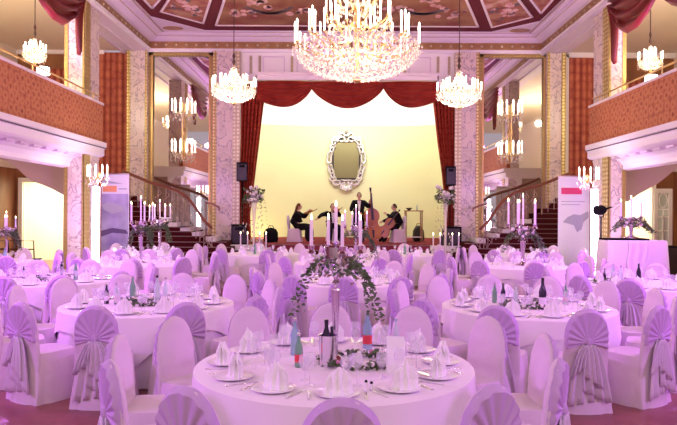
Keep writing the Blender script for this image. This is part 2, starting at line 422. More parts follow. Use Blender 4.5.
# rear wall pieces, left and right of the stage
def rear(name, segs, m='cream', y0=YR, y1=YR+.25):
    mb = MB()
    for x0, x1, z0, z1 in segs: mb.box(x0, x1, y0, y1, z0, z1)
    return struct(name, mb, m)
dl0, dl1 = px(20, YR), px(64, YR); dr0, dr1 = px(622, YR), px(654, YR)
rear('wall_back_left', [(OL, dl0, 0, ZS), (dl0, dl1, 2.85, ZS), (dl1, px(105, YR), 0, ZS)], 'wood')
rear('wall_back_right', [(dr1, OR, 0, ZS), (dr0, dr1, 2.85, ZS), (px(588, YR), dr0, 0, ZS)], 'wood')
rear('trim_15', [(px(96, YR), px(128, YR), .0, ZS-.02)], 'stripe', YR-.05)
rear('trim_16', [(px(566.5, YR), px(597, YR), .0, ZS-.1)], 'stripe', YR-.05)
rear('trim_17', [(px(12, YR), px(63.5, YR), 3.6, 6.7)], 'stripe', YR-.06)
rear('trim_18', [(px(626, YR), px(672, YR), 3.6, 6.4)], 'stripe', YR-.06)
rear('trim_19', [(OL, px(104, YR), 7.2, ZS+.05), (px(10, YR), px(13, YR), 3.6, 7.2)], 'white', YR-.1)
rear('trim_20', [(px(564.5, YR), OR, ZS-.12, ZS+.05), (px(564.3, YR), px(567.2, YR), 0, ZS)], 'white', YR-.1)
rear('wall_back_mirror_left', [(px(127, YR), px(240, YR), 0, ZS)], 'cream', YR+.1, YR+.3)
rear('wall_back_mirror_right', [(px(455, YR), px(567, YR), 0, ZS)], 'cream', YR+.1, YR+.3)
# lit rooms behind the doors
def lit_room(i, x0, x1, s_):
    struct('wall_room_%s' % ('left', 'right')[i], MB().box(x0-1.2, x1+1.2, 23.6, 23.8, 0, 3.6).box(x0-1.3, x0-1.2, YR+.25, 23.6, 0, 3.6).box(x1+1.2, x1+1.3, YR+.25, 23.6, 0, 3.6).box(x0-1.2, x1+1.2, YR+.25, 23.8, 3.4, 3.6), 'doorlight')
    L = bpy.data.lights.new('room_light', 'AREA'); L.energy = 190; L.color = (1, .92, .72); L.size = 1.6
    o = bpy.data.objects.new('room_light', L); COL.objects.link(o); o.location = ((x0+x1)/2, 22.3, 3.35)
    fr = MB(); w = .14
    fr.box(x0-w, x0, YR-.06, YR+.02, 0, 2.85+w).box(x1, x1+w, YR-.06, YR+.02, 0, 2.85+w).box(x0, x1, YR-.06, YR+.02, 2.85, 2.85+w)
    struct('trim_%d' % (21+i), fr, 'doorwhite')
lit_room(0, dl0+.1, dl1, 1); lit_room(1, dr0, dr1-.1, -1)

struct('wall_front', MB().box(OL, OR, -9.2, -9, 0, ZS+.2), 'cream')
# ---- balconies
def balcony(sd):
    X = XL if sd < 0 else XR; s = sd                    # outward direction
    Yend = F*abs(X+0)/abs((103.5 if sd < 0 else 589)-CX)
    Yend = 16.86 if sd < 0 else 16.87
    def bx(mb, o0, o1, y0, y1, z0, z1):
        a, b = X+s*o0, X+s*o1; mb.box(min(a, b), max(a, b), y0, y1, z0, z1); return mb
    side = 'left' if sd < 0 else 'right'
    root = thing('balcony', 'terracotta patterned balcony with white moulded underside along the %s side' % side, 'balcony', (X, 0, 3.0))
    def prt(name, mb, m, label=None, smooth=False):
        mb.v = [(p[0]-X, p[1], p[2]-3.0) for p in mb.v]; return part(name, mb, m, root, label, smooth)
    ys = 1.0
    prt('parapet', bx(MB(), 0, .15, ys, Yend, 3.72, 4.74), 'damask', 'terracotta damask parapet')
    prt('parapet_cap', bx(MB(), -.03, .2, ys, Yend+.02, 4.74, 4.80), 'trim')
    # fascia with cove: profile extruded along Y
    prof = [(-.10, 3.72), (-.10, 3.60), (-.07, 3.585), (-.07, 3.55), (-.04, 3.54), (-.04, 3.38), (.02, 3.34), (.22, 3.30), (.38, 3.20), (.45, 3.10), (.45, 3.0), (.62, 2.97), (.62, 3.3), (4.5, 3.3), (4.5, 3.72)]
    poly = [(X+s*o, z) for o, z in prof]
    # extrude in y
    mb = MB(); n_ = len(poly)
    vs = [(p[0], ys, p[1]) for p in poly]+[(p[0], Yend+.03, p[1]) for p in poly]
    fs = [tuple(range(n_)), tuple(range(2*n_-1, n_-1, -1))]+[(i, i+n_, (i+1) % n_+n_, (i+1) % n_) for i in range(n_)]
    mb.add(vs, fs); prt('fascia', mb, 'white', 'white coved balcony fascia')
    mb = bx(MB(), -.085, -.06, ys, Yend+.03, 3.555, 3.582); prt('rope_moulding', mb, 'figdark', 'dark thin moulding line')
    # dentil lumps in the cove
    mb = MB(); y = ys+.3
    while y < Yend:
        bx(mb, .14, .3, y, y+.3, 3.262, 3.31); y += .55
    prt('cove_ornament', mb, 'mould')
    # arch bracket beneath the slab
    Ya = 16.3
    if sd < 0: pts = [(62, 196), (52, 190.5), (42, 186.3), (34, 183.5), (26, 178.5), (18, 171), (8, 163.5), (-8, 158), (-40, 154)]
    else: pts = [(628, 200), (638, 193), (648, 187.5), (656, 183), (664, 177), (672, 170), (684, 163), (700, 158), (720, 154)]
    poly = [(px(a, Ya), pz(b, Ya)) for a, b in pts]
    poly = poly+[(poly[-1][0], 3.4), (poly[0][0]-s*.3, 3.4), (poly[0][0]-s*.3, poly[0][1])]
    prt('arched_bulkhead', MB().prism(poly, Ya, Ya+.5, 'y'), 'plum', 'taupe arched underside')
    # rail
    mb = MB(); x = X+s*.08
    mb.tube([(x, ys, 4.98), (x, Yend-.05, 4.98)], .022, 6)
    y = 2.
    while y < Yend:
        mb.tube([(x, y, 4.8), (x, y, 4.98)], .016, 5); y += 1.6
    prt('brass_rail', mb, 'brass', 'thin brass rail', True)
    return root
balcony(-1); balcony(1)

# ---- marble piers
def pier(name, x0, x1, y0, y1, z1, label, strips, m='marble', cat='column'):
    root = thing(name, label, cat, ((x0+x1)/2, (y0+y1)/2, 0)); ox, oy = (x0+x1)/2, (y0+y1)/2
    def q(a, b, c, d, e, f): return (a-ox, b-ox, c-oy, d-oy, e, f)
    part('shaft', MB().box(*q(x0, x1, y0, y1, 0, z1)), m, root, smooth=False)
    for (a, b, c, d, mm) in strips:
        part('gilded_strip', MB().box(*q(a, b, c, d, .02, z1-.01)), mm, root, smooth=False)
    part('plinth', MB().box(*q(x0-.05, x1+.05, y0-.05, y1+.05, 0, .22)), 'white', root, smooth=False)
    return root
Yp0, Yp1 = 15.87, 16.83
def sidepier(sd):
    X = XL-.09 if sd < 0 else XR+.09
    a, b = (px(64, Yp0), X) if sd < 0 else (X, px(625, Yp0))
    g0 = (a-.005, a+.09, Yp0-.02, Yp0+.05, 'gold') if sd < 0 else (b-.09, b+.005, Yp0-.02, Yp0+.05, 'gold')
    g1 = (X-.01, X+.02, Yp0-.02, Yp0+.33, 'gold') if sd < 0 else (X-.02, X+.01, Yp0-.02, Yp0+.33, 'gold')
    g2 = (X-.05, X+.01, Yp0-.02, Yp0+.01, 'gold') if sd < 0 else (X-.01, X+.05, Yp0-.02, Yp0+.01, 'gold')
    return pier('marble_column', a, b, Yp0, Yp1, ZS, 'square veined marble column at the end of the %s balcony' % ('left' if sd < 0 else 'right'), [g0, g1, g2])
sidepier(-1); sidepier(1)
def rcol(x0, x1, sl, sr, label, ml='gold', mr='gold'):
    Y = YR-.25
    a, b = px(x0, Y), px(x1, Y)
    st = [(a-.01, px(sl, Y), Y-.04, Y+.02, ml), (px(sr, Y), b+.01, Y-.04, Y+.02, mr)]
    return pier('marble_column', a, b, Y, YR+.12, ZS, label, st)
rcol(127, 146, 129.6, 144.6, 'outer marble column left of the left wall mirror')
rcol(213, 239.5, 216, 232.5, 'inner marble column between left wall mirror and stage curtain', 'gold', 'palegold')
rcol(454.5, 478.5, 460.5, 475.5, 'inner marble column between stage curtain and right wall mirror', 'palegold', 'gold')
rcol(547, 564.5, 549, 560.8, 'outer marble column right of the right wall mirror')
# ---- wall mirrors
def wall_mirror(x0, x1, label):
    Y = YR; X0, X1 = px(x0, Y), px(x1, Y); cx_ = (X0+X1)/2
    root = thing('wall_mirror', label, 'mirror', (cx_, Y, .5)); w = (X1-X0)/2; h = ZS-.5
    part('mirror_glass', MB().box(-w+.1, w-.1, .02, .06, 0, h-.15), 'mirror', root, smooth=False)
    fr = MB().box(-w, -w+.2, -.06, .08, 0, h-.01).box(w-.2, w, -.06, .08, 0, h-.01).box(-w, w, -.06, .08, h-.12, h-.01)
    part('gilded_frame', fr, 'gold', root, smooth=False)
    fl = MB().box(-w+.14, -w+.2, -.08, .0, 0, h-.1).box(w-.2, w-.14, -.08, .0, 0, h-.1)
    part('inner_fillet', fl, 'goldplain', root, smooth=False)
wall_mirror(147, 214.5, 'tall gold framed wall mirror behind the left staircase')
wall_mirror(477, 548, 'tall gold framed wall mirror behind the right staircase')
# ------------------------------------------------------------------ stage
ZST = .8
sx0, sx1 = px(240, YR), px(454, YR)
mb = MB(); mb.box(sx0-1.4, sx1+1.4, 20.3, 27.4, 0, ZST); struct('floor_stage', mb, 'carpet')
mb = MB()
for k in range(5):
    z = .8-.16*(k+1)
    if z <= 0: break
    mb.box(px(262, 20.3), px(430, 20.3), 20.3-.3*(k+1), 20.3-.3*k, 0, z)
root = thing('stage_steps', 'dark red carpeted steps up to the middle of the stage', 'steps', (px(346, 20), 19.8, 0))
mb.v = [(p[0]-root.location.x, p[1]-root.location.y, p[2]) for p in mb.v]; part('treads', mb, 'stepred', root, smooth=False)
mb = MB()
for k in range(6):
    z = .8-.16*k
    if z <= 0.05: break
    y = 20.3-.3*k; mb.box(px(262, 20.3)-root.location.x, px(430, 20.3)-root.location.x, y-.02-19.8, y+.03-19.8, z-.02, z+.008)
part('step_edges', mb, 'nosing', root, smooth=False)
struct('wall_stage_front_left', MB().box(px(228, 20.2), px(262, 20.3), 20.0, 20.32, 0, ZST), 'white')
struct('wall_stage_front_right', MB().box(px(430, 20.3), px(465, 20.2), 20.0, 20.32, 0, ZST), 'white')
# cyclorama
def cyc(u, v):
    x = sx0-1.6+(sx1-sx0+3.2)*u; edge = abs(2*u-1); Yb = 27.0-1.2*edge**3
    return (x, Yb, ZST+4.85*v)
struct('wall_stage', MB().grid(cyc, 24, 4), 'cyc', True)
def cove(u, v):
    x = sx0-1.6+(sx1-sx0+3.2)*u; edge = abs(2*u-1); Yb = 27.0-1.2*edge**3; t = v*pi/2
    return (x, Yb+.25-.0*v if v == 0 else Yb+.25-4.2*(1-cos(t)), 5.62+2.4*sin(t))
struct('ceiling_stage', MB().grid(cove, 24, 10), 'cycwhite', True)
struct('trim_23', MB().grid(lambda u, v: ((lambda p: (p[0], p[1]-.02+.3*v, ZST+4.85))(cyc(u, 0))), 24, 1), 'cycwhite', True)
struct('wall_stage_left', MB().box(sx0-1.9, sx0-1.6, YR+.2, 27.4, 0, 8.2), 'cyc')
struct('wall_stage_right', MB().box(sx1+1.6, sx1+1.9, YR+.2, 27.4, 0, 8.2), 'cyc')
# wall above the opening with panels
zl = pz(76.5, 21.0)
struct('wall_back', MB().box(sx0, sx1, YR, YR+.25, zl-.1, ZS+.02), 'panelwhite')
mb = MB()
for xa, xb in ((262, 284), (296, 320), (322, 370), (378, 400), (408, 430)):
    X0, X1 = px(xa, YR), px(xb, YR); zt, zb = ZS-.12, zl+.12
    for q in ((X0, X1, zt-.03, zt), (X0, X1, zb, zb+.03), (X0, X0+.03, zb, zt), (X1-.03, X1, zb, zt)): mb.box(q[0], q[1], YR-.03, YR, q[2], q[3])
struct('trim_24', mb, 'mould')
mb = MB()
for xa in (249, 258, 290, 403, 436, 447): mb.box(px(xa, YR), px(xa+2.4, YR), YR-.04, YR, zl+.1, ZS-.1)
struct('trim_25', mb, 'palegold')
# pelmet ledge
mb = MB(); lx0, lx1 = px(254, 20.8), px(439, 20.8)
mb.box(lx0, lx1, 20.55, YR, zl-.06, zl+.04); mb.box(lx0+.05, lx1-.05, 20.62, YR, zl-.2, zl-.06)
mb.box(lx0, lx0+.1, 20.62, YR, zl-.45, zl); mb.box(lx1-.1, lx1, 20.62, YR, zl-.45, zl)
o = struct('trim_26', mb, 'trim')
# curtains
def swag(xa, xb, ya, yb, ylow, ytop, Y, folds=5):
    def fn(u, v):
        x = xa+(xb-xa)*u
        base = ya+(yb-ya)*u; low = base+(ylow-base)*(sin(pi*u)**.8 if 0 < u < 1 else 0)
        y = ytop+(low-ytop)*v
        dep = .10*sin(pi*min(1, u*1.0))+.05*sin(v*pi*2*folds+1.2*sin(pi*u))*(.3+.7*sin(pi*u))
        return (px(x, Y), Y-dep, pz(y, Y))
    return MB().grid(fn, 24, folds*8)
def swag_thing(xa, xb, ya, yb, ylow, label):
    return tag(swag(xa, xb, ya, yb, ylow, 82, 20.8).build('curtain_swag', 'curtain', None, True, .02), label, 'curtain', None)
swag_thing(256, 311, 100, 89, 108, 'dark red velvet swag at the left end of the stage valance')
swag_thing(311, 383, 89, 88, 109, 'dark red velvet swag in the middle of the stage valance')
swag_thing(383, 438, 88, 100, 108, 'dark red velvet swag at the right end of the stage valance')
def drape(rows, Y, label, m='curtpat', n_=6):
    def fn(u, v):
        i = v*(len(rows)-1); k = min(int(i), len(rows)-2); t = i-k
        a = rows[k]; b = rows[k+1]; y = a[0]+(b[0]-a[0])*t; x0 = a[1]+(b[1]-a[1])*t; x1 = a[2]+(b[2]-a[2])*t
        x = x0+(x1-x0)*u; return (px(x, Y), Y-.09*sin(u*pi*2*n_), pz(y, Y))
    return tag(MB().grid(fn, n_*8, 20).build('stage_curtain', m, None, True, .015), label, 'curtain')
drape([(84, 241, 266), (105, 240.5, 263), (140, 240.5, 259), (175, 240, 255), (215, 240, 250), (240, 240, 251)], 20.95, 'long red drape hanging at the left side of the stage')
drape([(84, 430, 453.5), (105, 433, 454), (140, 437, 454), (175, 442, 454.5), (215, 446, 455), (240, 445, 455)], 20.95, 'long red drape hanging at the right side of the stage')
# balcony opening curtains, in the plane of the balcony front
def side_swag(X, pts_top, pts_low, label, name='balcony_swag', tail=None):
    # pts: list of (x px, y px) along the bottom edge and top edge, projected on plane X
    def W(p, off=0):
        Y = X*F/(p[0]-CX); return Vector((X+off, Y, H+(CY-p[1])*Y/F))
    n_ = len(pts_low)-1
    def fn(u, v):
        i = u*n_; k = min(int(i), n_-1); t = i-k
        lo = Vector(pts_low[k]).lerp(Vector(pts_low[k+1]), t); tp = Vector(pts_top[k]).lerp(Vector(pts_top[k+1]), t)
        q = tp.lerp(lo, v); s_ = -1 if X > 0 else 1
        return W((q.x, q.y), s_*(.10*sin(pi*u)+.06*sin(v*pi*9+u*2)))
    root = thing(name, label, 'curtain', (0, 0, 0)); mb = MB().grid(fn, 24, 40)
    c = Vector(mb.v[0]); root.location = c; mb.v = [tuple(Vector(p)-c) for p in mb.v]
    part('swag', mb, 'swag', root, solid=.02)
    if tail:
        def f2(u, v):
            i = v*(len(tail)-1); k = min(int(i), len(tail)-2); t = i-k; a, b = tail[k], tail[k+1]
            y = a[0]+(b[0]-a[0])*t; xx = a[1]+(b[1]-a[1])*t+((a[2]+(b[2]-a[2])*t)-(a[1]+(b[1]-a[1])*t))*u
            return W((xx, y-6*u*(1-v) + 5*v*(1-u)), (-1 if X > 0 else 1)*(.04+.05*sin(u*pi*6)))
        mb = MB().grid(f2, 24, 10); mb.v = [tuple(Vector(p)-c) for p in mb.v]
        part('tail', mb, 'swag', root, solid=.015)
    return root
side_swag(-6.5, [(20, -66), (34, -52), (50, -38), (62, -25), (76, -12), (84, -5)], [(28, -14), (38, 6), (48, 20), (60, 27), (70, 22), (78, 12)], 'rose red gathered swag above the left balcony', tail=[(4, 72, 84), (20, 73, 80), (36, 74, 79), (52, 76, 78)])
side_swag(6.68, [(677, -68), (660, -51), (644, -38), (632, -26), (617, -12), (608, -4)], [(660, -12), (650, 10), (640, 25), (628, 32), (619, 28), (611, 15)], 'rose red gathered swag above the right balcony beside the column', tail=[(10, 620, 607), (25, 619, 611), (40, 618, 612), (58, 616, 613)])
side_swag(6.64, [(735, -80), (720, -66), (700, -50), (685, -44), (672, -38), (655, -34)], [(730, -40), (715, -14), (700, 0), (684, 6), (670, 3), (655, -9)], 'rose red swag at the upper right edge of the photo')

# ------------------------------------------------------------------ rococo mirror
def rococo():
    Y = 26.93; c = P(346, 161, Y); root = thing('ornate_mirror', 'silver rococo mirror hanging on the pale yellow stage wall', 'mirror', (c.x, c.y, c.z)); k = Y/F; root.scale = (.92, 1, .94)
    w, h0, h1 = 13.5*k, -18*k, 19*k
    out = [(-w, h0), (w, h0), (w, h1-.15), (w*.55, h1+.1), (0, h1+.22), (-w*.55, h1+.1), (-w, h1-.15)]
    part('mirror_glass', MB().prism(out, -.03, .0, 'y'), 'olivemirror', root, smooth=False)
    part('backing', MB().prism([(a*1.22, b*1.1) for a, b in out], .0, .05, 'y'), 'ebony', root, 'dark backing', smooth=False)
    fr = MB(); random.seed(5)
    def outline(t):
        a = 2*pi*t; r_ = 1+.05*cos(6*a); x = 17.5*k*cos(a)*r_; z = 22.5*k*sin(a)*r_+.0
        e = .8; x = 16.5*k*abs(cos(a))**.6*(1 if cos(a) > 0 else -1); z = 23*k*abs(sin(a))**.8*(1 if sin(a) > 0 else -1)
        return x*r_, z*r_
    N = 30
    for i in range(N):
        x, z = outline(i/N); sgn = 1 if i % 2 else -1; R = .15+.05*random.random()
        pts = []
        a0 = math.atan2(z, x)
        for j in range(12):
            t = j/11; a = a0+sgn*(t*4.4-1); rr = R*(1-.75*t); pts.append((x+rr*cos(a), -.08-.04*t, z+rr*sin(a)))
        fr.tube(pts, [.062-.03*j/11 for j in range(12)], 6)
    fr.tube([( *(lambda q: (q[0]*.97, -.04, q[1]*.95))(outline(i/40)), ) for i in range(41)], .055, 6)
    for s_ in (-1, 1):
        fr.tube([(s_*.03, -.09, 1.15), (s_*.18, -.1, 1.3), (s_*.32, -.1, 1.22), (s_*.30, -.1, 1.05), (s_*.2, -.1, 1.1)], [.06, .07, .06, .05, .03], 6)
        fr.tube([(s_*.05, -.09, -1.0), (s_*.22, -.1, -1.08), (s_*.26, -.1, -1.26), (s_*.12, -.1, -1.34), (s_*.08, -.1, -1.22)], [.06, .07, .06, .05, .03], 6)
    part('carved_frame', fr, 'silverd', root)
    cr = MB()
    for s_ in range(-2, 3): cr.ball((s_*.07, -.1, 1.33-.03*abs(s_)), (.045, .05, .13-.02*abs(s_)), 8, 5)
    part('crest', cr, 'silverd', root)
    sh = MB()
    for s_ in range(-2, 3): sh.ball((s_*.075, -.12, -1.28+.03*abs(s_)), (.045, .05, .15-.02*abs(s_)), 8, 5)
    part('shell_pendant', sh, 'china', root, 'white shell at the foot')
rococo()

# ------------------------------------------------------------------ side staircases
def stairs(sd):
    mx = lambda x: x if sd < 0 else 692-x
    side = 'left' if sd < 0 else 'right'
    root = thing('staircase', 'dark red carpeted staircase with scrolled handrail on the %s of the stage' % side, 'staircase', (px(mx(180), 19.5), 19.5, 0))
    ox, oy = root.location.x, root.location.y
    spec = [(264, 232, 18.2), (258.7, 232, 18.5), (253.3, 232, 18.8), (248, 230, 19.1), (242.8, 227, 19.4), (237.1, 206, 19.68), (232.4, 192, 19.96), (228, 180, 20.2), (222.8, 168, 20.4), (217.5, 160, 20.5), (212.5, 154, 20.6), (207.5, 148, 20.65), (202, 142, 20.7), (197, 136, 20.75)]
    tr = MB(); ns = MB(); sk = MB()
    for i, (y, xr, Y) in enumerate(spec):
        z = max(.06, pz(y, Y)); a, b = px(mx(xr), Y)-ox, px(mx(108), Y)-ox
        if a > b: a, b = b, a
        y1 = (20.85 if Y > 20.0 else 20.82)
        tr.box(a, b, Y-oy, y1-oy, 0, z); 
        ns.box(a, b, Y-.03-oy, Y+.03-oy, z-.015, z+.012)
        if 5 <= i <= 9:
            x0, x1 = px(mx(xr), Y)-ox, px(mx(xr+9), Y)-ox
            if x0 > x1: x0, x1 = x1, x0
            sk.box(x0, x1, Y+.02-oy, y1-oy, 0, z-.02)
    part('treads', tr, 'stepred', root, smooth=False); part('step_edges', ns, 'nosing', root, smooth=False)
    part('stringer', sk, 'white', root, 'pale side blocks of the steps', smooth=False)
    rl = [(212, 229, 19.3), (204, 221, 19.4), (196, 209, 19.5), (188, 199, 19.55), (178, 192, 19.6), (166, 188, 19.6), (150, 183.5, 19.6), (138, 178.5, 19.6), (122, 172, 19.6)]
    pts = [P(mx(x), y, Y)-Vector((ox, oy, 0)) for x, y, Y in rl]
    part('handrail', MB().tube(pts, .05, 6), 'rail', root, 'dark brown handrail')
    bl = MB(); 
    for i in range(len(pts)-1):
        for t in (0, .5):
            p = pts[i].lerp(pts[i+1], t); drop = .95
            q = p+Vector((0, 0, -drop)); bl.tube([p, q], .011, 5)
            s_ = [p+Vector((.10*sin(j/10*2*pi*1.5), 0, -.15-.6*j/10)) for j in range(11)]; bl.tube(s_, .008, 4)
    part('balusters', bl, 'ironw', root, 'pale scrolled balusters')
    # short rail against the inner column
    r2 = MB().tube([P(mx(205), 203, 19.9)-Vector((ox, oy, 0)), P(mx(212), 204.5, 19.9)-Vector((ox, oy, 0)), P(mx(219), 208, 19.9)-Vector((ox, oy, 0)), P(mx(219), 211, 19.9)-Vector((ox, oy, 0))], .03, 6)
    r2.tube([P(mx(206), 203, 19.9)-Vector((ox, oy, 0)), P(mx(206), 238, 19.9)-Vector((ox, oy, 0))], .02, 5)
    part('end_rail', r2, 'rail', root)
stairs(-1); stairs(1)

# ------------------------------------------------------------------ chandeliers
def chandelier(name, label, loc, R, tiers, hb, topz, wire, candle=.2, nstr=22, power=0, cr=.022, ceil=None):
    """tiers: (radius factor, z, candles); basket from z=0 down to -hb; loc is the rim centre"""
    root = thing(name, label, 'chandelier', loc); random.seed(11)
    part('stem', MB().lathe([(.02*R, -hb), (.05*R, -hb*.6), (.03*R, 0), (.07*R, topz*.35), (.03*R, topz*.5), (.06*R, topz*.8), (.02*R, topz)], seg=8), 'brass', root)
    if wire: part('suspension_wire', MB().tube([(0, 0, topz), (0, 0, wire)], .012, 5), 'iron', root)
    if wire: part('suspension_hook', MB().lathe([(.01, topz), (.05*R+.02, topz+.08), (.02, topz+.16), (.05*R+.015, topz+.24), (.01, topz+.34)], seg=8), 'iron', root)
    arms = MB(); ci = 0
    cr_mb = MB()
    for (rf, z, nc) in tiers:
        for k in range(nc):
            a = 2*pi*(k+.5*(ci % 2))/nc; r_ = R*rf; d = Vector((cos(a), sin(a), 0))
            pts = [d*r_*t+Vector((0, 0, z-.18*R*sin(pi*t)*1.0)) for t in (.1, .3, .5, .7, .85, 1)]
            arms.tube(pts, .012*max(R, .6), 5)
            tip = d*r_+Vector((0, 0, z))
            arms.lathe([(.01, -.01), (.035*max(R, .6), .01), (.03, .02)], tip, 6)
            cb = MB().lathe([(.014, 0), (.014, candle*.75), (.02, candle*.8), (.016, candle*.93), (.003, candle)], (0, 0, 0), 6)
            o = part('candle_bulb', cb, 'bulb', root) if ci == 0 else None
            if o is None:
                o = CB.copy(); COL.objects.link(o); o.parent = root
            else: CB = o
            o.location = tip+Vector((0, 0, .015)); ci += 1
            for j in range(4):
                cr_mb.octa((tip.x+random.uniform(-.05, .05)*R, tip.y+random.uniform(-.05, .05)*R, tip.z-.05-.05*j), cr*.8, cr*1.5)
    part('arms', arms, 'brass', root)
    # festoons and basket strands
    for k in range(nstr):
        a = 2*pi*k/nstr
        for j in range(15):
            t = j/14; rr = R*(.94*cos(t*pi/2)+.05); z = -hb*sin(t*pi/2)*.95
            if j % 1 == 0:
                cr_mb.octa((rr*cos(a), rr*sin(a), z+random.uniform(-.02, .02)), cr*random.uniform(.7, 1.2), cr*random.uniform(1, 1.7))
        for j in range(8):
            t = j/7; rr = R*(.12+.55*(1-t)**1.5); z = topz*(.0+.85*t)
            cr_mb.octa((rr*cos(a+.1), rr*sin(a+.1), z+random.uniform(-.03, .03)), cr*.9, cr*1.4)
    for q in range(int(nstr*12)):
        a = random.uniform(0, 2*pi); rr = R*sqrt(random.uniform(.02, 1)); z = random.uniform(-.25, .3)*hb*(1.2-rr/R*.6)-hb*.5*(1-rr/R)
        cr_mb.octa((rr*cos(a), rr*sin(a), z), cr*random.uniform(.7, 1.2), cr*1.5)
    o = part('crystal_drops', cr_mb, 'crystal', root, 'clear cut crystal drops', smooth=False); o['kind'] = 'stuff'
    part('bottom_finial', MB().ball((0, 0, -hb-.03), (.05*R+.02, .05*R+.02, .05), 8, 6), 'brass', root)
    if power:
        for dz in (.1,):
            L = bpy.data.lights.new('chandelier_light', 'POINT'); L.energy = power; L.color = (1, .86, .68); L.shadow_soft_size = R*.5
            o = bpy.data.objects.new('chandelier_light', L); COL.objects.link(o); o.location = Vector(loc)+Vector((0, 0, -.0)); 
    return root
Yc = 12.0
chandelier('crystal_chandelier', 'large crystal chandelier with tiers of lit candle bulbs at top centre', (px(356, Yc), Yc, pz(50, Yc)), 1.2,
           [(1, .05, 18), (.78, .30, 14), (.52, .62, 10), (.3, .95, 8)], .56, 1.6, ZC-pz(50, Yc)-.03, .42, 46, 170, .028)
Yc2 = 16.0
for x, y, lb in ((233, 90, 'crystal chandelier hanging left of the stage opening'), (458.5, 93, 'crystal chandelier hanging right of the stage opening')):
    chandelier('crystal_chandelier', lb, (px(x, Yc2), Yc2, pz(y, Yc2)), .56, [(1, .04, 16), (.62, .14, 10)], .33, .62, ZC-pz(y, Yc2)-.03, .24, 26, 150, .022)
for x, y, Y, lb in ((34, 56, 15.2, 'small crystal chandelier with lit candles over the left balcony'), (649.5, 60, 15.2, 'small crystal chandelier with lit candles over the right balcony')):
    chandelier('crystal_chandelier', lb, (px(x, Y), Y, pz(y, Y)), .27, [(1, .03, 8), (.5, .12, 5)], .2, .42, ZS+.06-pz(y, Y), .2, 14, 24, .017)
# sconces: on mirrors and piers
def sconce(x, y, Y, sc, label, tall=False):
    root = thing('wall_sconce', label, 'wall lamp', (px(x, Y), Y, pz(y, Y))); random.seed(2)
    part('back_plate', MB().ball((0, .06, 0), (.06*sc, .03, .16*sc), 8, 5), 'brass', root)
    levels = [(0, 5)] if not tall else [(.62, 5), (-.62, 5)]
    cr_mb = MB(); arm = MB()
    if tall: arm.tube([(0, .03, -.9*sc), (0, .03, .9*sc)], .025, 6)
    for z0, nn in levels:
        for k in range(nn):
            a = pi+pi*(k+.5)/nn; tip = Vector((.32*sc*cos(a), .2*sc*sin(a), z0*sc))
            arm.tube([(0, .03, z0*sc), (tip.x*.5, tip.y*.5, z0*sc-.1*sc), tuple(tip)], .012, 5)
            o = part('candle_bulb', MB().lathe([(.018*sc, 0), (.018*sc, .26*sc), (.026*sc, .3*sc), (.003, .38*sc)], tuple(tip), 6), 'bulb', root)
            for j in range(6): cr_mb.octa((tip.x+random.uniform(-.05, .05), tip.y, tip.z-.06*j*sc), .02*sc, .035*sc)
        for j in range(30): cr_mb.octa((random.uniform(-.26, .26)*sc, random.uniform(-.16, 0)*sc, z0*sc-random.uniform(.02, .3)*sc), .02*sc, .035*sc)
    part('arms', arm, 'brass', root); part('crystal_drops', cr_mb, 'crystal', root, smooth=False)
    return root
sconce(182, 132, 20.95, 1.1, 'tall two-tier candle sconce in front of the left wall mirror', True)
sconce(511, 132, 20.95, 1.1, 'tall two-tier candle sconce in front of the right wall mirror', True)
sconce(98, 178, 15.4, .8, 'glaring crystal sconce on the left balcony column')
sconce(588, 178, 15.4, .8, 'glaring crystal sconce on the right balcony column')
for sd, x in ((-1, 98), (1, 590)):
    side = 'left' if sd < 0 else 'right'
    X = px(96 if sd < 0 else 594.5, 15.55)
    r = thing('led_light_column', 'glowing upright LED light column before the %s balcony column' % side, 'lamp', (X, 15.55, 0))
    part('light_tube', MB().box(-.075, .075, -.05, .05, .12, pz(188, 15.55)), 'ledbar', r, 'glowing white tube', smooth=False)
    part('base_plate', MB().box(-.2, .2, -.18, .18, 0, .12), 'black', r, smooth=False)
    # stage spot purple on the column and the balcony underside
    for (dx, z, e, ang) in ((-.35, .3, 420, 150),):
        L = bpy.data.lights.new('purple_uplight', 'SPOT'); L.energy = 110; L.color = (.60, .14, 1); L.spot_size = radians(75); L.shadow_soft_size = .15
        o = bpy.data.objects.new('purple_uplight', L); COL.objects.link(o); o.location = (X-sd*.5, 14.6, .4)
        o.rotation_euler = Vector((sd*.7, 1.0, 2.2)).to_track_quat('-Z', 'Y').to_euler()
    L = bpy.data.lights.new('sconce_light', 'POINT'); L.energy = 30; L.color = (1, .8, .95); L.shadow_soft_size = .15
    o = bpy.data.objects.new('sconce_light', L); COL.objects.link(o); o.location = (px(x, 15.2)-sd*.25, 15.1, pz(176, 15.2))

# table lamps on balconies (bright white shades)
for x, y, Y, lb in ((42.5, 72.5, 14.2, 'bright white lamp shade behind the left balcony rail'), (650.5, 77.5, 14.2, 'bright white lamp shade behind the right balcony rail')):
    zc = pz(y, Y); r = thing('table_lamp', lb, 'lamp', (px(x, Y), Y, 4.0)); 
    part('shade', MB().lathe([(.14, zc-4.0-.08), (.13, zc-4.0+.08)], seg=14), 'lampglow', r)
    part('stand', MB().lathe([(.12, -.28), (.02, -.25), (.02, zc-4.0-.08)], seg=8), 'brass', r)
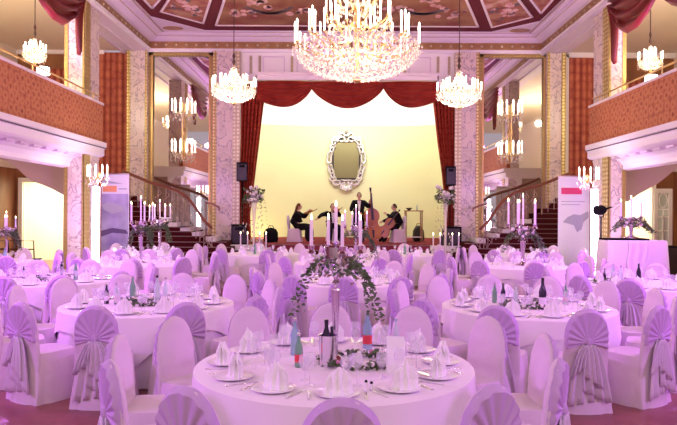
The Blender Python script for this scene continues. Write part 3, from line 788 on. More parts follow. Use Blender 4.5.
# ------------------------------------------------------------------ chair with cover
def super_ring(hw, hd, z, n_=28, e=.55, cy=0, rip=0, nr=0, ph=0):
    out = []
    for k in range(n_):
        a = 2*pi*k/n_; c, s_ = cos(a), sin(a); f = 1+rip*cos(nr*a+ph)
        out.append((hw*f*abs(c)**e*(1 if c >= 0 else -1), cy+hd*f*abs(s_)**e*(1 if s_ >= 0 else -1), z))
    return out
def make_chair(sash=True):
    root = thing('covered_chair', 'x', 'chair', (0, 0, 0))
    rows = []
    for z, hw, hd, rp in ((0.0, .275, .28, .05), (.15, .26, .265, .035), (.32, .235, .245, .015), (.44, .225, .235, 0), (.475, .215, .225, 0)):
        rows.append(super_ring(hw, hd, z, 40, .45, 0, rp, 8))
    part('seat_skirt', MB().rings(rows), 'cover', root)
    rows = []
    zt, z0, W = .97, .70, .205
    zs = [0.02, .2, .4, .5, .56, .575, .62, .70]+[z0+(zt-z0)*sin(t*pi/2/9) for t in range(1, 9)]+[zt]
    for z in zs:
        w = W+.012*(1 if z < .57 else 0)+(.006 if .57 < z < .8 else 0) if z <= z0 else W*max(.03, (1-((z-z0)/(zt-z0))**2.3))**.5
        yb = -.20-.10*max(0, z-.45); th = (.046 if .57 < z < .83 else .036) if z < .93 else .036*max(.2, sqrt(max(0, (zt-z)/(zt-.93)))) 
        rows.append(super_ring(w, th, z, 28, .75, yb))
    part('back_cover', MB().rings(rows), 'cover', root)
    if sash:
        bz = .665
        def edge(a):   # distance from knot to fan edge
            dx, dz = cos(a), sin(a)
            lo, hi = 0, .5
            for _ in range(20):
                m_ = (lo+hi)/2; x = dx*m_; z = bz+dz*m_
                w = (W if z <= z0 else W*max(0, (1-((z-z0)/(zt-z0))**2.3))**.5)
                if z < bz-.05: ok = abs(x) < W
                else: ok = z < zt and abs(x) < w
                if ok: lo = m_
                else: hi = m_
            return lo+.004
        def fan(u, v):
            a = radians(-18)+radians(216)*u; r_ = edge(a)*(v if v < .9 else .9+(v-.9)*1.0)
            pl = .007*sin(u*pi*22)*min(1, v*1.6)*(1 if v < .93 else .3)
            z = bz+sin(a)*r_; x = cos(a)*r_
            y = -.20-.10*max(0, z-.45)-.040-.018*(1-v)-pl-.006
            if v > .95: y += .045
            return (x, y, z)
        part('sash_fan', MB().grid(fan, 78, 10), 'sash', root, 'pleated lilac organza fan', solid=.004)
        kn = MB().ball((0, -.285, bz), (.035, .025, .045), 10, 7)
        part('sash_knot', kn, 'sash', root)
        tl = MB()
        for dx, w0, w1, zb, sl, dy, ph in ((-.05, .10, .26, .12, .05, 0, 0), (.07, .10, .24, .18, -.12, .012, 1.5), (.03, .06, .16, .32, -.14, .03, 3), (-.12, .04, .12, .40, .10, .02, 2)):
            def f(u, v, dx=dx, w0=w0, w1=w1, zb=zb, sl=sl, dy=dy, ph=ph):
                w = w0+(w1-w0)*v**.6; x = dx*v**.5+(u-.5)*w*1.15
                z = bz-.02-(bz-zb)*v+(sl*(u-.5)+.018*sin(u*pi*6+ph))*v
                return (x, -.272-dy-.012*v-(.008+.018*v)*sin(u*pi*6+ph), z)
            tl.grid(f, 24, 8)
        part('sash_tails', tl, 'ruffle', root, 'ruffled organza tails', solid=.004)
    register(root); return root
CH = make_chair()
CHP = make_chair(False); 
used = {'a': False, 'b': False}
def proj(X, Y, Z): return CX+X*F/Y, CY-(Z-H)*F/Y
def place_chair(back, face, label, group=None, z=0, plain=False):
    """back=(X,Y) position of the chair back; face=(X,Y) point it faces"""
    d = Vector((face[0]-back[0], face[1]-back[1], 0)).normalized(); o = Vector((*back, z))+d*.23
    rz = math.atan2(d.y, d.x)-pi/2
    src, k = (CHP, 'b') if plain else (CH, 'a')
    if not used[k]:
        used[k] = True; c = src; c.location = o; c.rotation_euler = (0, 0, rz); c['label'] = label
        if group: c['group'] = group
        return c
    return copy_tree(src, o, rz, label, group)

# ------------------------------------------------------------------ tables
TR = .985; TZ = .76
def table_meshes():
    rows = [[(0.02*cos(2*pi*k/96), .02*sin(2*pi*k/96), TZ-.012) for k in range(96)]]
    for r_, z, rp in ((.6, TZ-.012, 0), (TR-.03, TZ-.012, 0), (TR-.003, TZ-.03, 0), (TR-.002, TZ-.1, .004), (TR+.0, .5, .010), (TR+.01, .25, .016), (TR+.02, .01, .022)):
        rows.append([((r_*(1+rp*cos(22*a+1.3*sin(3*a))))*cos(a), (r_*(1+rp*cos(22*a+1.3*sin(3*a))))*sin(a), z) for a in [2*pi*k/96 for k in range(96)]])
    A = MB().rings(rows, True, False).mesh('tablecloth', 'tcloth')
    rows = [[(0.02*cos(2*pi*k/96), .02*sin(2*pi*k/96), TZ) for k in range(96)]]
    for t in (0, .3, .6, 1):
        row = []
        for k in range(96):
            a = 2*pi*k/96; c, s_ = abs(cos(a)), abs(sin(a)); hang = 1.17/max(c, s_)-TR
            hang = min(hang, .5)
            r_ = TR-.02 if t == 0 else TR+.012+.035*t*(hang/.5)+.012*t*cos(18*a)*(hang/.3)
            z = TZ if t == 0 else TZ-.015-hang*t
            row.append((r_*cos(a), r_*sin(a), z))
        if t == 0:
            rows.append([(.6*cos(2*pi*k/96), .6*sin(2*pi*k/96), TZ) for k in range(96)])
        rows.append(row)
        if t == 0: rows.append([((TR+.012)*cos(2*pi*k/96), (TR+.012)*sin(2*pi*k/96), TZ-.012) for k in range(96)])
    B = MB().rings(rows, True, False).mesh('overlay_cloth', 'ocloth')
    Tt = MB().lathe([(TR-.08, TZ-.06), (TR-.08, TZ-.035)], seg=32).lathe([(.35, 0), (.06, .05), (.05, TZ-.06)], seg=12).mesh('tabletop', 'wood')
    return A, B, Tt
TA, TB, TT = table_meshes()
def add_mesh(name, me, parent=None, loc=(0, 0, 0), rz=0, lab=None):
    o = bpy.data.objects.new(name, me); COL.objects.link(o)
    if parent is not None: o.parent = parent
    o.location = loc; o.rotation_euler = (0, 0, rz)
    if lab: o['label'] = lab
    return o
# tableware meshes
random.seed(21)
def napkin_mesh(seed):
    random.seed(seed); n_ = 20; rows = []
    for z, r_, amp in ((0, .085, .1), (.035, .07, .16), (.07, .062, .28), (.10, .06, .38)):
        row = []
        for k in range(n_):
            a = 2*pi*k/n_; st = (k % 2)*2-1
            row.append((r_*1.25*(1+amp*st)*cos(a), r_*.7*(1+amp*st)*sin(a), z))
        rows.append(row)
    top = []
    for k in range(n_):
        a = 2*pi*k/n_; st = (k % 2); zz = .115+.06*max(0, 1-abs(cos(a))*.9)*(1 if sin(a) < 0 else .7)+random.uniform(0, .03)+.02*st
        top.append((.045*1.25*cos(a)*(1.3-.4*st), .02*sin(a), zz))
    rows.append(top); return MB().rings(rows).mesh('napkin', 'napkin', False)
NAP = [napkin_mesh(i) for i in range(3)]
PLATE = MB().lathe([(.02, 0), (.08, .002), (.135, .016), (.137, .019), (.08, .008), (.0, .007)], seg=28, cap=False).mesh('plate', 'china')
def goblet(h, rb, hb):
    return MB().lathe([(.034, 0), (.032, .003), (.005, .008), (.004, h-hb-.01), (.012, h-hb), (rb*.8, h-hb*.75), (rb, h-hb*.45), (rb*.8, h), (rb*.78, h), (rb*.96, h-hb*.45), (rb*.76, h-hb*.73), (.002, h-hb+.008)], seg=14, cap=False)
WINE = goblet(.20, .040, .10).mesh('wine_glass', 'glass'); WATER = goblet(.165, .042, .10).mesh('water_glass', 'glass')
KNIFE = MB().prism([(-.008, -.11), (.008, -.11), (.007, -.01), (.011, .0), (.010, .09), (.002, .11), (-.006, .1), (-.007, 0)], 0, .004, 'z').mesh('knife', 'silver', False)
fk = MB().prism([(-.006, -.1), (.006, -.1), (.004, .03), (.012, .05), (.012, .065), (-.012, .065), (-.012, .05), (-.004, .03)], 0, .004, 'z')
for t in (-.0105, -.0035, .0035, .0105): fk.box(t-.0015, t+.0015, .064, .1, 0, .003)
FORK = fk.mesh('fork', 'silver', False)
def bottle(name, label, x, Y, X=None, kind='green', h=.31, z=TZ, lean=0, cat='bottle', labelmat=None, capm='silver'):
    X = px(x, Y) if X is None else X
    mats = {'green': 'bottlegreen', 'blue': 'bottleblue', 'clear': 'bottleclear', 'dark': 'bottledark'}
    r = thing(name, label, cat, (X, Y, z)); r.rotation_euler = (lean, 0, 0); k = h/.31
    part('glass_body', MB().lathe([(.034*k, 0), (.037*k, .01), (.037*k, .17*k), (.030*k, .20*k), (.015*k, .245*k), (.0135*k, .29*k)], seg=16), mats[kind], r)
    part('cap', MB().lathe([(.0155*k, .285*k), (.0155*k, h)], seg=12), capm, r)
    if labelmat: part('paper_label', MB().lathe([(.0382*k, .05*k), (.0382*k, .12*k)], seg=16, cap=False), labelmat, r, labelmat.replace('label', '')+' paper label')
    return r

def leaves(mb, c, spread, n_, size=.03, squash=1.):
    for _ in range(n_):
        a = random.uniform(0, 2*pi); t = random.uniform(-1, 1); rr = random.random()**.5
        p = Vector((c[0]+spread[0]*rr*cos(a), c[1]+spread[1]*rr*sin(a), c[2]+spread[2]*t))
        u = Vector((random.gauss(0, 1), random.gauss(0, 1), random.gauss(0, .7))).normalized(); w = u.orthogonal().normalized(); s_ = size*random.uniform(.7, 1.4)
        nn = u.cross(w)*s_*.2
        mb.add([p-u*s_, p-w*s_*.5+nn, p+u*s_, p+w*s_*.5+nn], [(0, 1, 2, 3)])
def roses(mb, c, spread, n_, size=.03):
    for _ in range(n_):
        a = random.uniform(0, 2*pi); rr = random.random()**.5
        p = (c[0]+spread[0]*rr*cos(a), c[1]+spread[1]*rr*sin(a), c[2]+spread[2]*random.uniform(-1, 1)); mb.ball(p, size*random.uniform(.7, 1.1), 7, 5)
        
def candelabrum(X, Y, label, k=1., arms=5, floral=1., seed=1, sc=1., cf=1.):
    """silver table candelabrum; k scales the height of 1.1 m"""
    random.seed(seed)
    r = thing('silver_candelabrum', label, 'candelabrum', (X, Y, TZ)); r.scale = (sc,)*3
    part('foot', MB().lathe([(.10, 0), (.10, .012), (.05, .03), (.025, .05)], seg=20), 'silver', r)
    part('stem', MB().lathe([(.022, .05), (.018, .1*k), (.022, .25*k), (.034, .52*k), (.036, .53*k), (.012, .535*k), (.014, .56*k), (.03, .58*k), (.014, .6*k), (.02, .64*k), (.034, .67*k), (.016, .7*k), (.012, .74*k)], seg=16), 'silver', r, 'polished trumpet-shaped stem')
    za = .80*k; bx = MB().lathe([(.012, .72*k), (.06, .745*k), (.082, .76*k), (.088, .84*k), (.08, .845*k), (.05, .80*k), (.02, .79*k)], seg=18, cap=False); part('bowl', bx, 'silver', r)
    tips = [(0, 0, za+.08*k)]
    for j in range(arms-1):
        a = 2*pi*j/(arms-1)+(.0 if arms == 5 else .3)
        tips.append((.175*cos(a), .175*sin(a), za+.02))
    if arms == 5: tips = [(0, 0, za+.08*k)]+[(.18*cos(a), .14*sin(a), za+.02) for a in (0.03, 1.9, pi-.03, 4.98)]
    first = None
    for i, tp in enumerate(tips):
        if i == 0:
            mb = MB().lathe([(.018, za), (.014, tp[2]-.02), (.03, tp[2]), (.015, tp[2])], seg=10)
        else:
            pts = [(tp[0]*t, tp[1]*t, za-.02-.07*sin(pi*t)+.02*t) for t in (.15, .35, .55, .75, .9, 1)]; mb = MB().tube(pts, .009, 6)
            mb.lathe([(.008, -.03), (.035, -.02), (.02, 0), (.026, .03), (.014, .035)], (tp[0], tp[1], tp[2]), 10)
        part('arm', mb, 'silver', r)
        ch = (.27 if i == 0 else .20)*random.uniform(.92, 1.05)*cf
        cd = part('candle', MB().lathe([(.0125, 0), (.0115, ch), (.004, ch+.004)], (tp[0], tp[1], tp[2]+.03 if i else tp[2]), 10), 'wax', r, 'tall pale candle')
        zt_ = (tp[2]+.03 if i else tp[2])+ch
        part('flame', MB().lathe([(.002, 0), (.008, .012), (.006, .028), (.0005, .045)], (tp[0], tp[1], zt_), 8), 'flame', cd)
    if floral:
        lf = MB(); rs = MB(); 
        leaves(lf, (.03, 0, .70*k), (.19*floral, .17*floral, .07), 130, .026)
        for s_ in (-1, 1, 1.0):
            for q in range(3):
                x0 = s_*.12*floral; yy = random.uniform(-.12, .12)
                for t in range(16):
                    u = t/15; leaves(lf, (x0+s_*(.12*u**.6+.05*q*u)*floral, yy, .72*k-.36*u*u*k-.02*q), (.015, .015, .015), 2, .022)
        part('foliage', lf, 'leaf', r, 'green trailing foliage', smooth=False)
        roses(rs, (0, 0, .72*k), (.17*floral, .15*floral, .06), 16, .024); part('roses', rs, 'petal', r, 'white and pink roses')
        pk = MB(); leaves(pk, (0, -.02, .68*k), (.2*floral, .16*floral, .10), 36, .022); part('tinted_leaves', pk, 'leafrust', r, 'plum coloured leaves', smooth=False)
    return r
def low_wreath(X, Y, label, R=.22, seed=1):
    random.seed(seed); r = thing('flower_arrangement', label, 'flower arrangement', (X, Y, TZ)); lf = MB(); rs = MB(); rd = MB()
    for k in range(26):
        a = 2*pi*k/26; c = (R*cos(a), R*.8*sin(a), .03); leaves(lf, c, (.045, .045, .025), 10, .028)
        if k % 3 == 0: roses(rs, (c[0], c[1], .045), (.03, .03, .01), 2, .022)
        if k % 4 == 1: roses(rd, (c[0], c[1], .045), (.03, .03, .01), 1, .016)
    part('foliage', lf, 'leaf', r, smooth=False); part('roses', rs, 'petal', r, 'white rose heads'); part('berries', rd, 'petalpink', r, 'dark pink buds')
    part('glass_bowl', MB().lathe([(.03, 0), (.04, .01), (.06, .05), (.063, .06), (.058, .05), (.03, .012)], seg=18, cap=False), 'glass', r)
    return r

def clock(a):   # a: degrees, -90 = towards the camera
    a = (a+360) % 360
    names = [(270, 'on the side nearest the camera'), (300, 'near side, just right of centre'), (330, 'right side, towards the camera'), (0, 'far right side'), (30, 'right side, towards the stage'), (60, 'stage side, just right of centre'),
             (90, 'on the side nearest the stage'), (120, 'stage side, just left of centre'), (150, 'left side, towards the stage'), (180, 'far left side'), (210, 'left side, towards the camera'), (240, 'near side, just left of centre')]
    return min(names, key=lambda q: abs((q[0]-a+180) % 360-180))[1]
TABLES = [
 # name, X, Y, start, n, detail
 ('front centre table', -.05, 4.5, -88, 12, 3),
 ('left second-row table', -2.3, 7.4, -90, 12, 2),
 ('right second-row table', 2.2, 7.35, -87, 12, 2),
 ('far left third-row table', -4.65, 9.95, -88, 12, 1),
 ('middle third-row table', .15, 10.1, -92, 12, 1),
 ('far right third-row table', 4.85, 9.8, -94, 12, 1),
 ('left fourth-row table', -4.25, 13.2, -80, 10, 0),
 ('middle fourth-row table', -.05, 13.7, -95, 10, 0),
 ('right fourth-row table', 3.8, 13.1, -100, 10, 0),
 ('leftmost rear table', -5.2, 16.4, -90, 8, 0),
 ('centre-left rear table', -2.1, 16.5, -80, 8, 0),
 ('centre-right rear table', 1.5, 16.6, -100, 8, 0),
 ('rightmost rear table', 4.8, 16.4, -90, 8, 0),
 ('table under the left balcony', -7.7, 13.4, -90, 8, 0),
]
random.seed(33)
firsts = {}
def item(name, me, X, Y, Z, rz, label, cat, group):
    o = add_mesh(name, me, None, (X, Y, Z), rz); return tag(o, label, cat, group)
for ti, (nm, TX, TY, st, n_, det) in enumerate(TABLES):
    root = thing('round_banquet_table', 'round banquet table under floor-length white linen, the %s' % nm, 'table', (TX, TY, 0), 0, 'round banquet tables')
    add_mesh('tablecloth', TA, root); add_mesh('overlay_cloth', TB, root, (0, 0, 0), random.uniform(0, pi/2) if ti else .6, 'white overlay cloth with pointed corners'); add_mesh('tabletop', TT, root)
    step = 360/n_
    seen = {}
    for k in range(n_):
        a = st+step*k+(random.uniform(-3, 3) if ti > 2 else 0); ar = radians(a); R_ = 1.53+(random.uniform(.0, .06) if ti else 0)
        bx_, by_ = TX+R_*cos(ar), TY+R_*sin(ar)
        u, v = proj(bx_, by_, .95)
        if -45 < u < 722 and v < 440 and by_ > 1.5:
            lab = clock(a); seen[lab] = seen.get(lab, 0)+1
            if seen[lab] > 1: lab = lab+', second one'
            place_chair((bx_, by_), (TX, TY), 'white covered chair at the %s, %s' % (nm, lab), 'covered chairs at the round tables')
        # place setting
        def loc(r_, t): return TX+r_*cos(ar)-t*sin(ar), TY+r_*sin(ar)+t*cos(ar)
        x, y = loc(.78, 0); u, v = proj(x, y, TZ)
        if not (-8 < u < 685 and v < 430): continue
        if det >= 1:
            item('plate', PLATE, x, y, TZ, 0, 'white plate at a setting on the %s' % nm, 'plate', 'plates on the %s' % nm)
        dz = .008 if det >= 1 else 0
        jx, jy = loc(.78+random.uniform(-.03, .03), random.uniform(-.03, .03))
        item('napkin', NAP[k % 3], jx, jy, TZ+dz, ar+pi/2+random.uniform(-.4, .4), 'folded white napkin standing at a place on the %s' % nm, 'napkin', 'napkins on the %s' % nm).scale = (.85, .85, .82)
        x, y = loc(.58, .14+random.uniform(-.02, .02)); item('wine_glass', WINE, x, y, TZ, 0, 'stemmed wine glass on the %s' % nm, 'glass', 'wine glasses on the %s' % nm)
        if det >= 1 or k % 2:
            x, y = loc(.50, .06+random.uniform(-.02, .02)); item('water_glass', WATER, x, y, TZ, 0, 'stemmed water glass on the %s' % nm, 'glass', 'water glasses on the %s' % nm)
        if det >= 2:
            x, y = loc(.79, .17); item('knife', KNIFE, x, y, TZ, ar+pi/2, 'silver table knife on the %s' % nm, 'cutlery', 'knives on the %s' % nm)
            x, y = loc(.79, -.17); item('fork', FORK, x, y, TZ, ar+pi/2, 'silver table fork on the %s' % nm, 'cutlery', 'forks on the %s' % nm)

# ---- objects on the front table
candelabrum(px(336, 4.55), 4.55, 'tall silver candelabrum with five lit candles and trailing flowers on the front centre table', 1.0, 5, 1.0, 4)
def cooler(X, Y):
    r = thing('wine_cooler', 'polished silver wine cooler on the front centre table', 'wine cooler', (X, Y, TZ))
    part('body', MB().lathe([(.052, 0), (.058, .004), (.064, .215), (.068, .222), (.061, .22), (.054, .02), (.0, .02)], seg=24, cap=False), 'silver', r)
    part('foot_ring', MB().lathe([(.058, 0), (.058, .012)], seg=24), 'silver', r)
cooler(px(328.5, 4.42), 4.42)
bottle('wine_bottle', 'dark wine bottle standing upright in the silver cooler', 0, 4.42, px(327, 4.42), 'dark', .30, TZ+.03, capm='bottledark')
bottle('small_bottle', 'smaller dark bottle leaning in the silver cooler beside the wine bottle', 0, 4.43, px(332.6, 4.43), 'dark', .25, TZ+.03, capm='bottledark')
bottle('water_bottle', 'clear water bottle at the left of the front table, behind the red-labelled one', 295.5, 4.76, kind='blue', h=.28)
bottle('water_bottle', 'green water bottle with red label at the left of the front table', 299.5, 4.38, kind='green', h=.24, labelmat='labelred')
bottle('water_bottle', 'bluish water bottle with red label behind the flower ring on the front table', 368, 4.95, kind='blue', h=.31, labelmat='labelred', capm='labelwhite')
bottle('water_bottle', 'small clear water bottle behind the menu card on the front table', 396.5, 5.1, kind='clear', h=.22, capm='bottleblue')
low_wreath(px(358, 4.5), 4.5, 'low ring of flowers and greenery beside the candelabrum on the front table', .25, 2)
r = thing('menu_card', 'standing white menu card on the front centre table', 'card', (px(396, 4.32), 4.32, TZ))
part('front_leaf', MB().prism([(-.065, 0), (.065, 0), (.06, .23), (-.06, .235)], -.05, -.047, 'y'), 'napkin', r, smooth=False)
part('rear_leaf', MB().prism([(-.065, 0), (.065, 0), (.06, .23), (-.06, .235)], .0, .003, 'y'), 'napkin', r, smooth=False)
for dx, lb in ((-.012, 'left of the pair'), (.02, 'right of the pair')):
    r = thing('salt_shaker', 'tiny glass shaker with dark top on the front table, %s' % lb, 'shaker', (px(369, 3.86)+dx, 3.86-dx, TZ))
    part('glass_body', MB().lathe([(.012, 0), (.01, .035)], seg=10), 'china', r); part('cap', MB().lathe([(.0105, .035), (.006, .048)], seg=10), 'black', r)
# ---- other tables
low_wreath(px(143, 7.35), 7.35, 'low ring of greenery on the left second-row table', .26, 3)
bottle('wine_bottle', 'dark short bottle at the left of the left second-row table', 107, 7.35, kind='dark', h=.24, labelmat='labelwhite')
bottle('water_bottle', 'clear bottle with red label on the left second-row table', 117, 7.3, kind='clear', h=.25, labelmat='labelred')
bottle('water_bottle', 'green water bottle on the left second-row table', 133, 7.75, kind='green', h=.29)
bottle('water_bottle', 'clear dark-capped water bottle at the right of the left second-row table', 157.5, 7.45, kind='clear', h=.33, capm='bottledark')
bottle('water_bottle', 'slim pale water bottle beside the dark-capped one on the left second-row table', 166, 7.75, kind='clear', h=.27)
low_wreath(px(528, 7.3), 7.3, 'low ring of flowers on the right second-row table', .28, 5)
bottle('water_bottle', 'slim clear water bottle at the left of the right second-row table', 495, 7.6, kind='green', h=.25)
bottle('wine_bottle', 'dark wine bottle on the right second-row table', 503.5, 7.5, kind='dark', h=.25, capm='bottledark')
bottle('water_bottle', 'clear water bottle in the middle of the right second-row table', 516, 7.4, kind='clear', h=.25)
bottle('wine_bottle', 'large dark-necked bottle with white label on the right second-row table', 543, 7.1, kind='dark', h=.36, labelmat='labelwhite', capm='bottledark')
bottle('water_bottle', 'pale green water bottle at the right of the right second-row table', 566, 7.5, kind='green', h=.25, labelmat='labelred')
low_wreath(px(48, 9.9), 9.9, 'low bowl of greenery on the far left third-row table', .3, 6)
bottle('water_bottle', 'green water bottle on the far left third-row table', 76, 9.9, kind='green', h=.28)
bottle('wine_bottle', 'dark bottle with pink label left of centre on the far left third-row table', 24, 10.1, kind='dark', h=.2, labelmat='labelwhite')
bottle('wine_bottle', 'dark bottle behind the bowl on the far left third-row table', 62, 10.5, kind='dark', h=.26)
low_wreath(px(618, 9.8), 9.9, 'low ring of greenery on the far right third-row table', .28, 8)
bottle('wine_bottle', 'dark rounded bottle at the left of the far right third-row table', 605, 10.2, kind='dark', h=.2, capm='bottledark')
bottle('water_bottle', 'clear water bottle on the far right third-row table', 613.5, 10.1, kind='clear', h=.29)
bottle('water_bottle', 'clear water bottle beside its twin on the far right third-row table', 621, 9.95, kind='clear', h=.27)
bottle('wine_bottle', 'dark slim wine bottle on the far right third-row table', 639, 10.0, kind='dark', h=.30, capm='bottledark')
for x, Y, k_, h, lb in ((255, 16.2, 'green', .32, 'green water bottle on the centre-left rear table'), (262, 16.4, 'clear', .32, 'clear water bottle on the centre-left rear table'), (5, 13.2, 'blue', .32, 'blue bottle on the table under the left balcony'),
                  (405, 16.5, 'green', .3, 'green water bottle on the centre-right rear table'), (410, 16.7, 'dark', .24, 'dark bottle on the centre-right rear table')):
    bottle('water_bottle', lb, x, Y, kind=k_, h=h)
candelabrum(px(356, 10.2), 10.2, 'silver candelabrum with greenery on the middle third-row table', 1.05, 5, 1.1, 9)
candelabrum(px(141, 13.2), 13.2, 'silver candelabrum on the left fourth-row table', .78, 6, .6, 10, 1.35, 1.25)
candelabrum(px(160, 16.4), 16.4, 'silver candelabrum on the leftmost rear table', .7, 7, .6, 12, 1.5, 1.1)
candelabrum(px(523, 13.0), 13.0, 'silver candelabrum with trailing flowers on the right fourth-row table', .58, 6, .75, 14, 1.7, 1.35)
candelabrum(-7.2, 13.3, 'silver candelabrum with greenery on the table under the left balcony', .8, 5, .9, 15, 1.1, .9)

# draped buffet
Yb = 14.0; bz = pz(238.5, Yb); bxc = px(632, Yb); bw = px(662, Yb)-px(632, Yb)
r = thing('draped_buffet', 'tall console draped in white cloth before the right doorway', 'table', (bxc, Yb, 0))
rows = []
for z, g in ((0, .05), (.5, .03), (bz-.03, .0), (bz, -.02)):
    rows.append([(p[0], p[1], z) for p in super_ring(bw+g, .4+g, z, 60, .35, 0, .02 if z < 1 else 0, 14)])
part('drape', MB().rings(rows), 'tcloth', r)
part('runner', MB().grid(lambda u, v: (-.30+.42*u+.03*sin(v*9), -.45-.02*v-.015*sin(u*14), bz+.01-.9*v), 12, 10), 'ocloth', r, solid=.006)
part('dark_tray', MB().box(-.65, .3, -.2, .25, bz, bz+.04), 'black', r, 'dark tray along the top', smooth=False)
cb = candelabrum(bxc-.02, Yb, 'candelabrum with flowers on the draped console at the right', .32, 3, .9, 20, 1.6, 1.0); cb.location.z = bz+.04
# ------------------------------------------------------------------ banners, speakers, flower stands
def banner(x0, x1, y0, y1, Y, label, kind):
    c = (px((x0+x1)/2, Y), Y, 0); w = (x1-x0)/2*Y/F; zt = pz(y0, Y); zb = pz(y1, Y)
    zb = max(.12, zb); r = thing('roll_up_banner', label, 'banner', c)
    part('cassette', MB().box(-w-.02, w+.02, -.12, .12, 0, .1), 'silver', r, smooth=False); part('pole', MB().tube([(0, .06, .1), (0, .06, zt)], .012, 6), 'silver', r)
    part('printed_sheet', MB().box(-w, w, -.004, .004, .1, zt), 'banner', r, smooth=False)
    part('top_bar', MB().box(-w, w, -.015, .015, zt-.02, zt+.015), 'silver', r, smooth=False)
    def R(a, b, c_, d, m, lb, e=.008):   # fractions of width, and pixel heights
        part('print_block', MB().box(-w+2*w*a, -w+2*w*b, -e, -.004, pz(d, Y), pz(c_, Y)), m, r, lb, smooth=False)
    def poly(name, pts, m, lb, e=.011):
        part(name, MB().prism([(-w+2*w*a, pz(b, Y)) for a, b in pts], -e, -.004, 'y'), m, r, lb, smooth=False)
    if kind == 0:
        R(0, .98, 195, 252, 'bviolet', 'violet picture')
        poly('print_curve', [(0, 176), (.25, 182), (.8, 185), (.3, 184.8), (0, 184)], 'bgrey', 'grey swoosh')
        R(.05, .55, 187, 193, 'borange', 'orange block'); R(.62, .92, 189.5, 190.6, 'bgrey', 'small grey lettering, illegible')
        poly('print_curve', [(0, 206), (.3, 203), (.75, 207), (.8, 212), (.4, 215), (.1, 211)], 'bgrey', 'pale oval swirl')
        poly('print_curve', [(0, 232), (.4, 229), (.9, 231), (.98, 235), (.4, 234), (0, 238)], 'bdark', 'dark violet curve', .013)
    else:
        R(.1, .75, 186.5, 193, 'bred', 'crimson block')
        R(.1, .85, 200, 200.8, 'bgrey', 'line of grey lettering, illegible'); R(.1, .7, 203, 203.8, 'bgrey', 'second line of grey lettering, illegible')
        poly('print_curve', [(.15, 221), (.3, 216), (.5, 213), (.7, 214), (.95, 210), (.98, 216), (.8, 221), (.75, 228), (.6, 231), (.5, 224)], 'bgrey', 'grey map-like shape')
banner(101.5, 129, 175, 248, 17.6, 'violet roll-up banner with orange block by the left staircase', 0)
banner(558, 589.5, 175, 247, 17.6, 'white roll-up banner with crimson block by the right staircase', 1)
def speaker(x, y0, y1, Y, wpx, label, wedge=False, stand=None):
    c = P(x, y1, Y); w = wpx/2*Y/F; h = (y1-y0)*Y/F; r = thing('loudspeaker', label, 'loudspeaker', (c.x, c.y, c.z))
    if wedge: part('cabinet', MB().prism([(-w, 0), (w, 0), (w, h), (-w*.4, h)], -.2, .25, 'y'), 'black', r, smooth=False)
    else: part('cabinet', MB().prism([(-w, -.14), (w, -.14), (w*.7, .2), (-w*.7, .2)], 0, h, 'z'), 'black', r, smooth=False)
    part('grille', MB().box(-w*.85, w*.85, -.215 if wedge else -.15, -.2 if wedge else -.14, h*.06, h*.9), 'ebony', r, smooth=False)
    if not wedge: part('horn', MB().box(-w*.5, w*.5, -.16, -.15, h*.72, h*.86), 'black', r, smooth=False)
    return r
def spk_stand(x, y, Y, label):
    c = P(x, 0, Y); top = pz(y, Y); r = thing('speaker_stand', label, 'stand', (c.x, Y, ZST))
    part('pole', MB().tube([(0, 0, .1), (0, 0, top-ZST)], .02, 8), 'black', r)
    for k in range(3):
        a = k*2*pi/3+.5; part('leg', MB().tube([(0, 0, .5), (.35*cos(a), .35*sin(a), .015)], .014, 6), 'black', r)
speaker(242.5, 163, 182, 20.4, 11, 'black loudspeaker on a stand in front of the left stage drape'); spk_stand(242.5, 182, 20.6, 'black tripod stand under the left loudspeaker')
speaker(450, 166, 185, 20.6, 10, 'black loudspeaker on a stand in front of the right stage drape'); spk_stand(450, 185, 20.6, 'black tripod stand under the right loudspeaker')
speaker(240, 224.5, 244.5, 20.45, 16, 'square black bass speaker on the left stage corner').location.z = ZST
o = speaker(450, 225, 243.8, 20.45, 21, 'black wedge monitor on the right stage corner', True); o.location.z = ZST
r = thing('monitor_speaker', 'black rounded case on the stage left of the seated woman', 'case', (px(271, 22), 22, ZST))
part('shell', MB().lathe([(.22, 0), (.26, .08), (.25, .35), (.18, .47), (.02, .52)], seg=16), 'black', r); part('handle', MB().tube([(-.1, 0, .5), (-.06, 0, .58), (.06, 0, .58), (.1, 0, .5)], .015, 6), 'black', r)
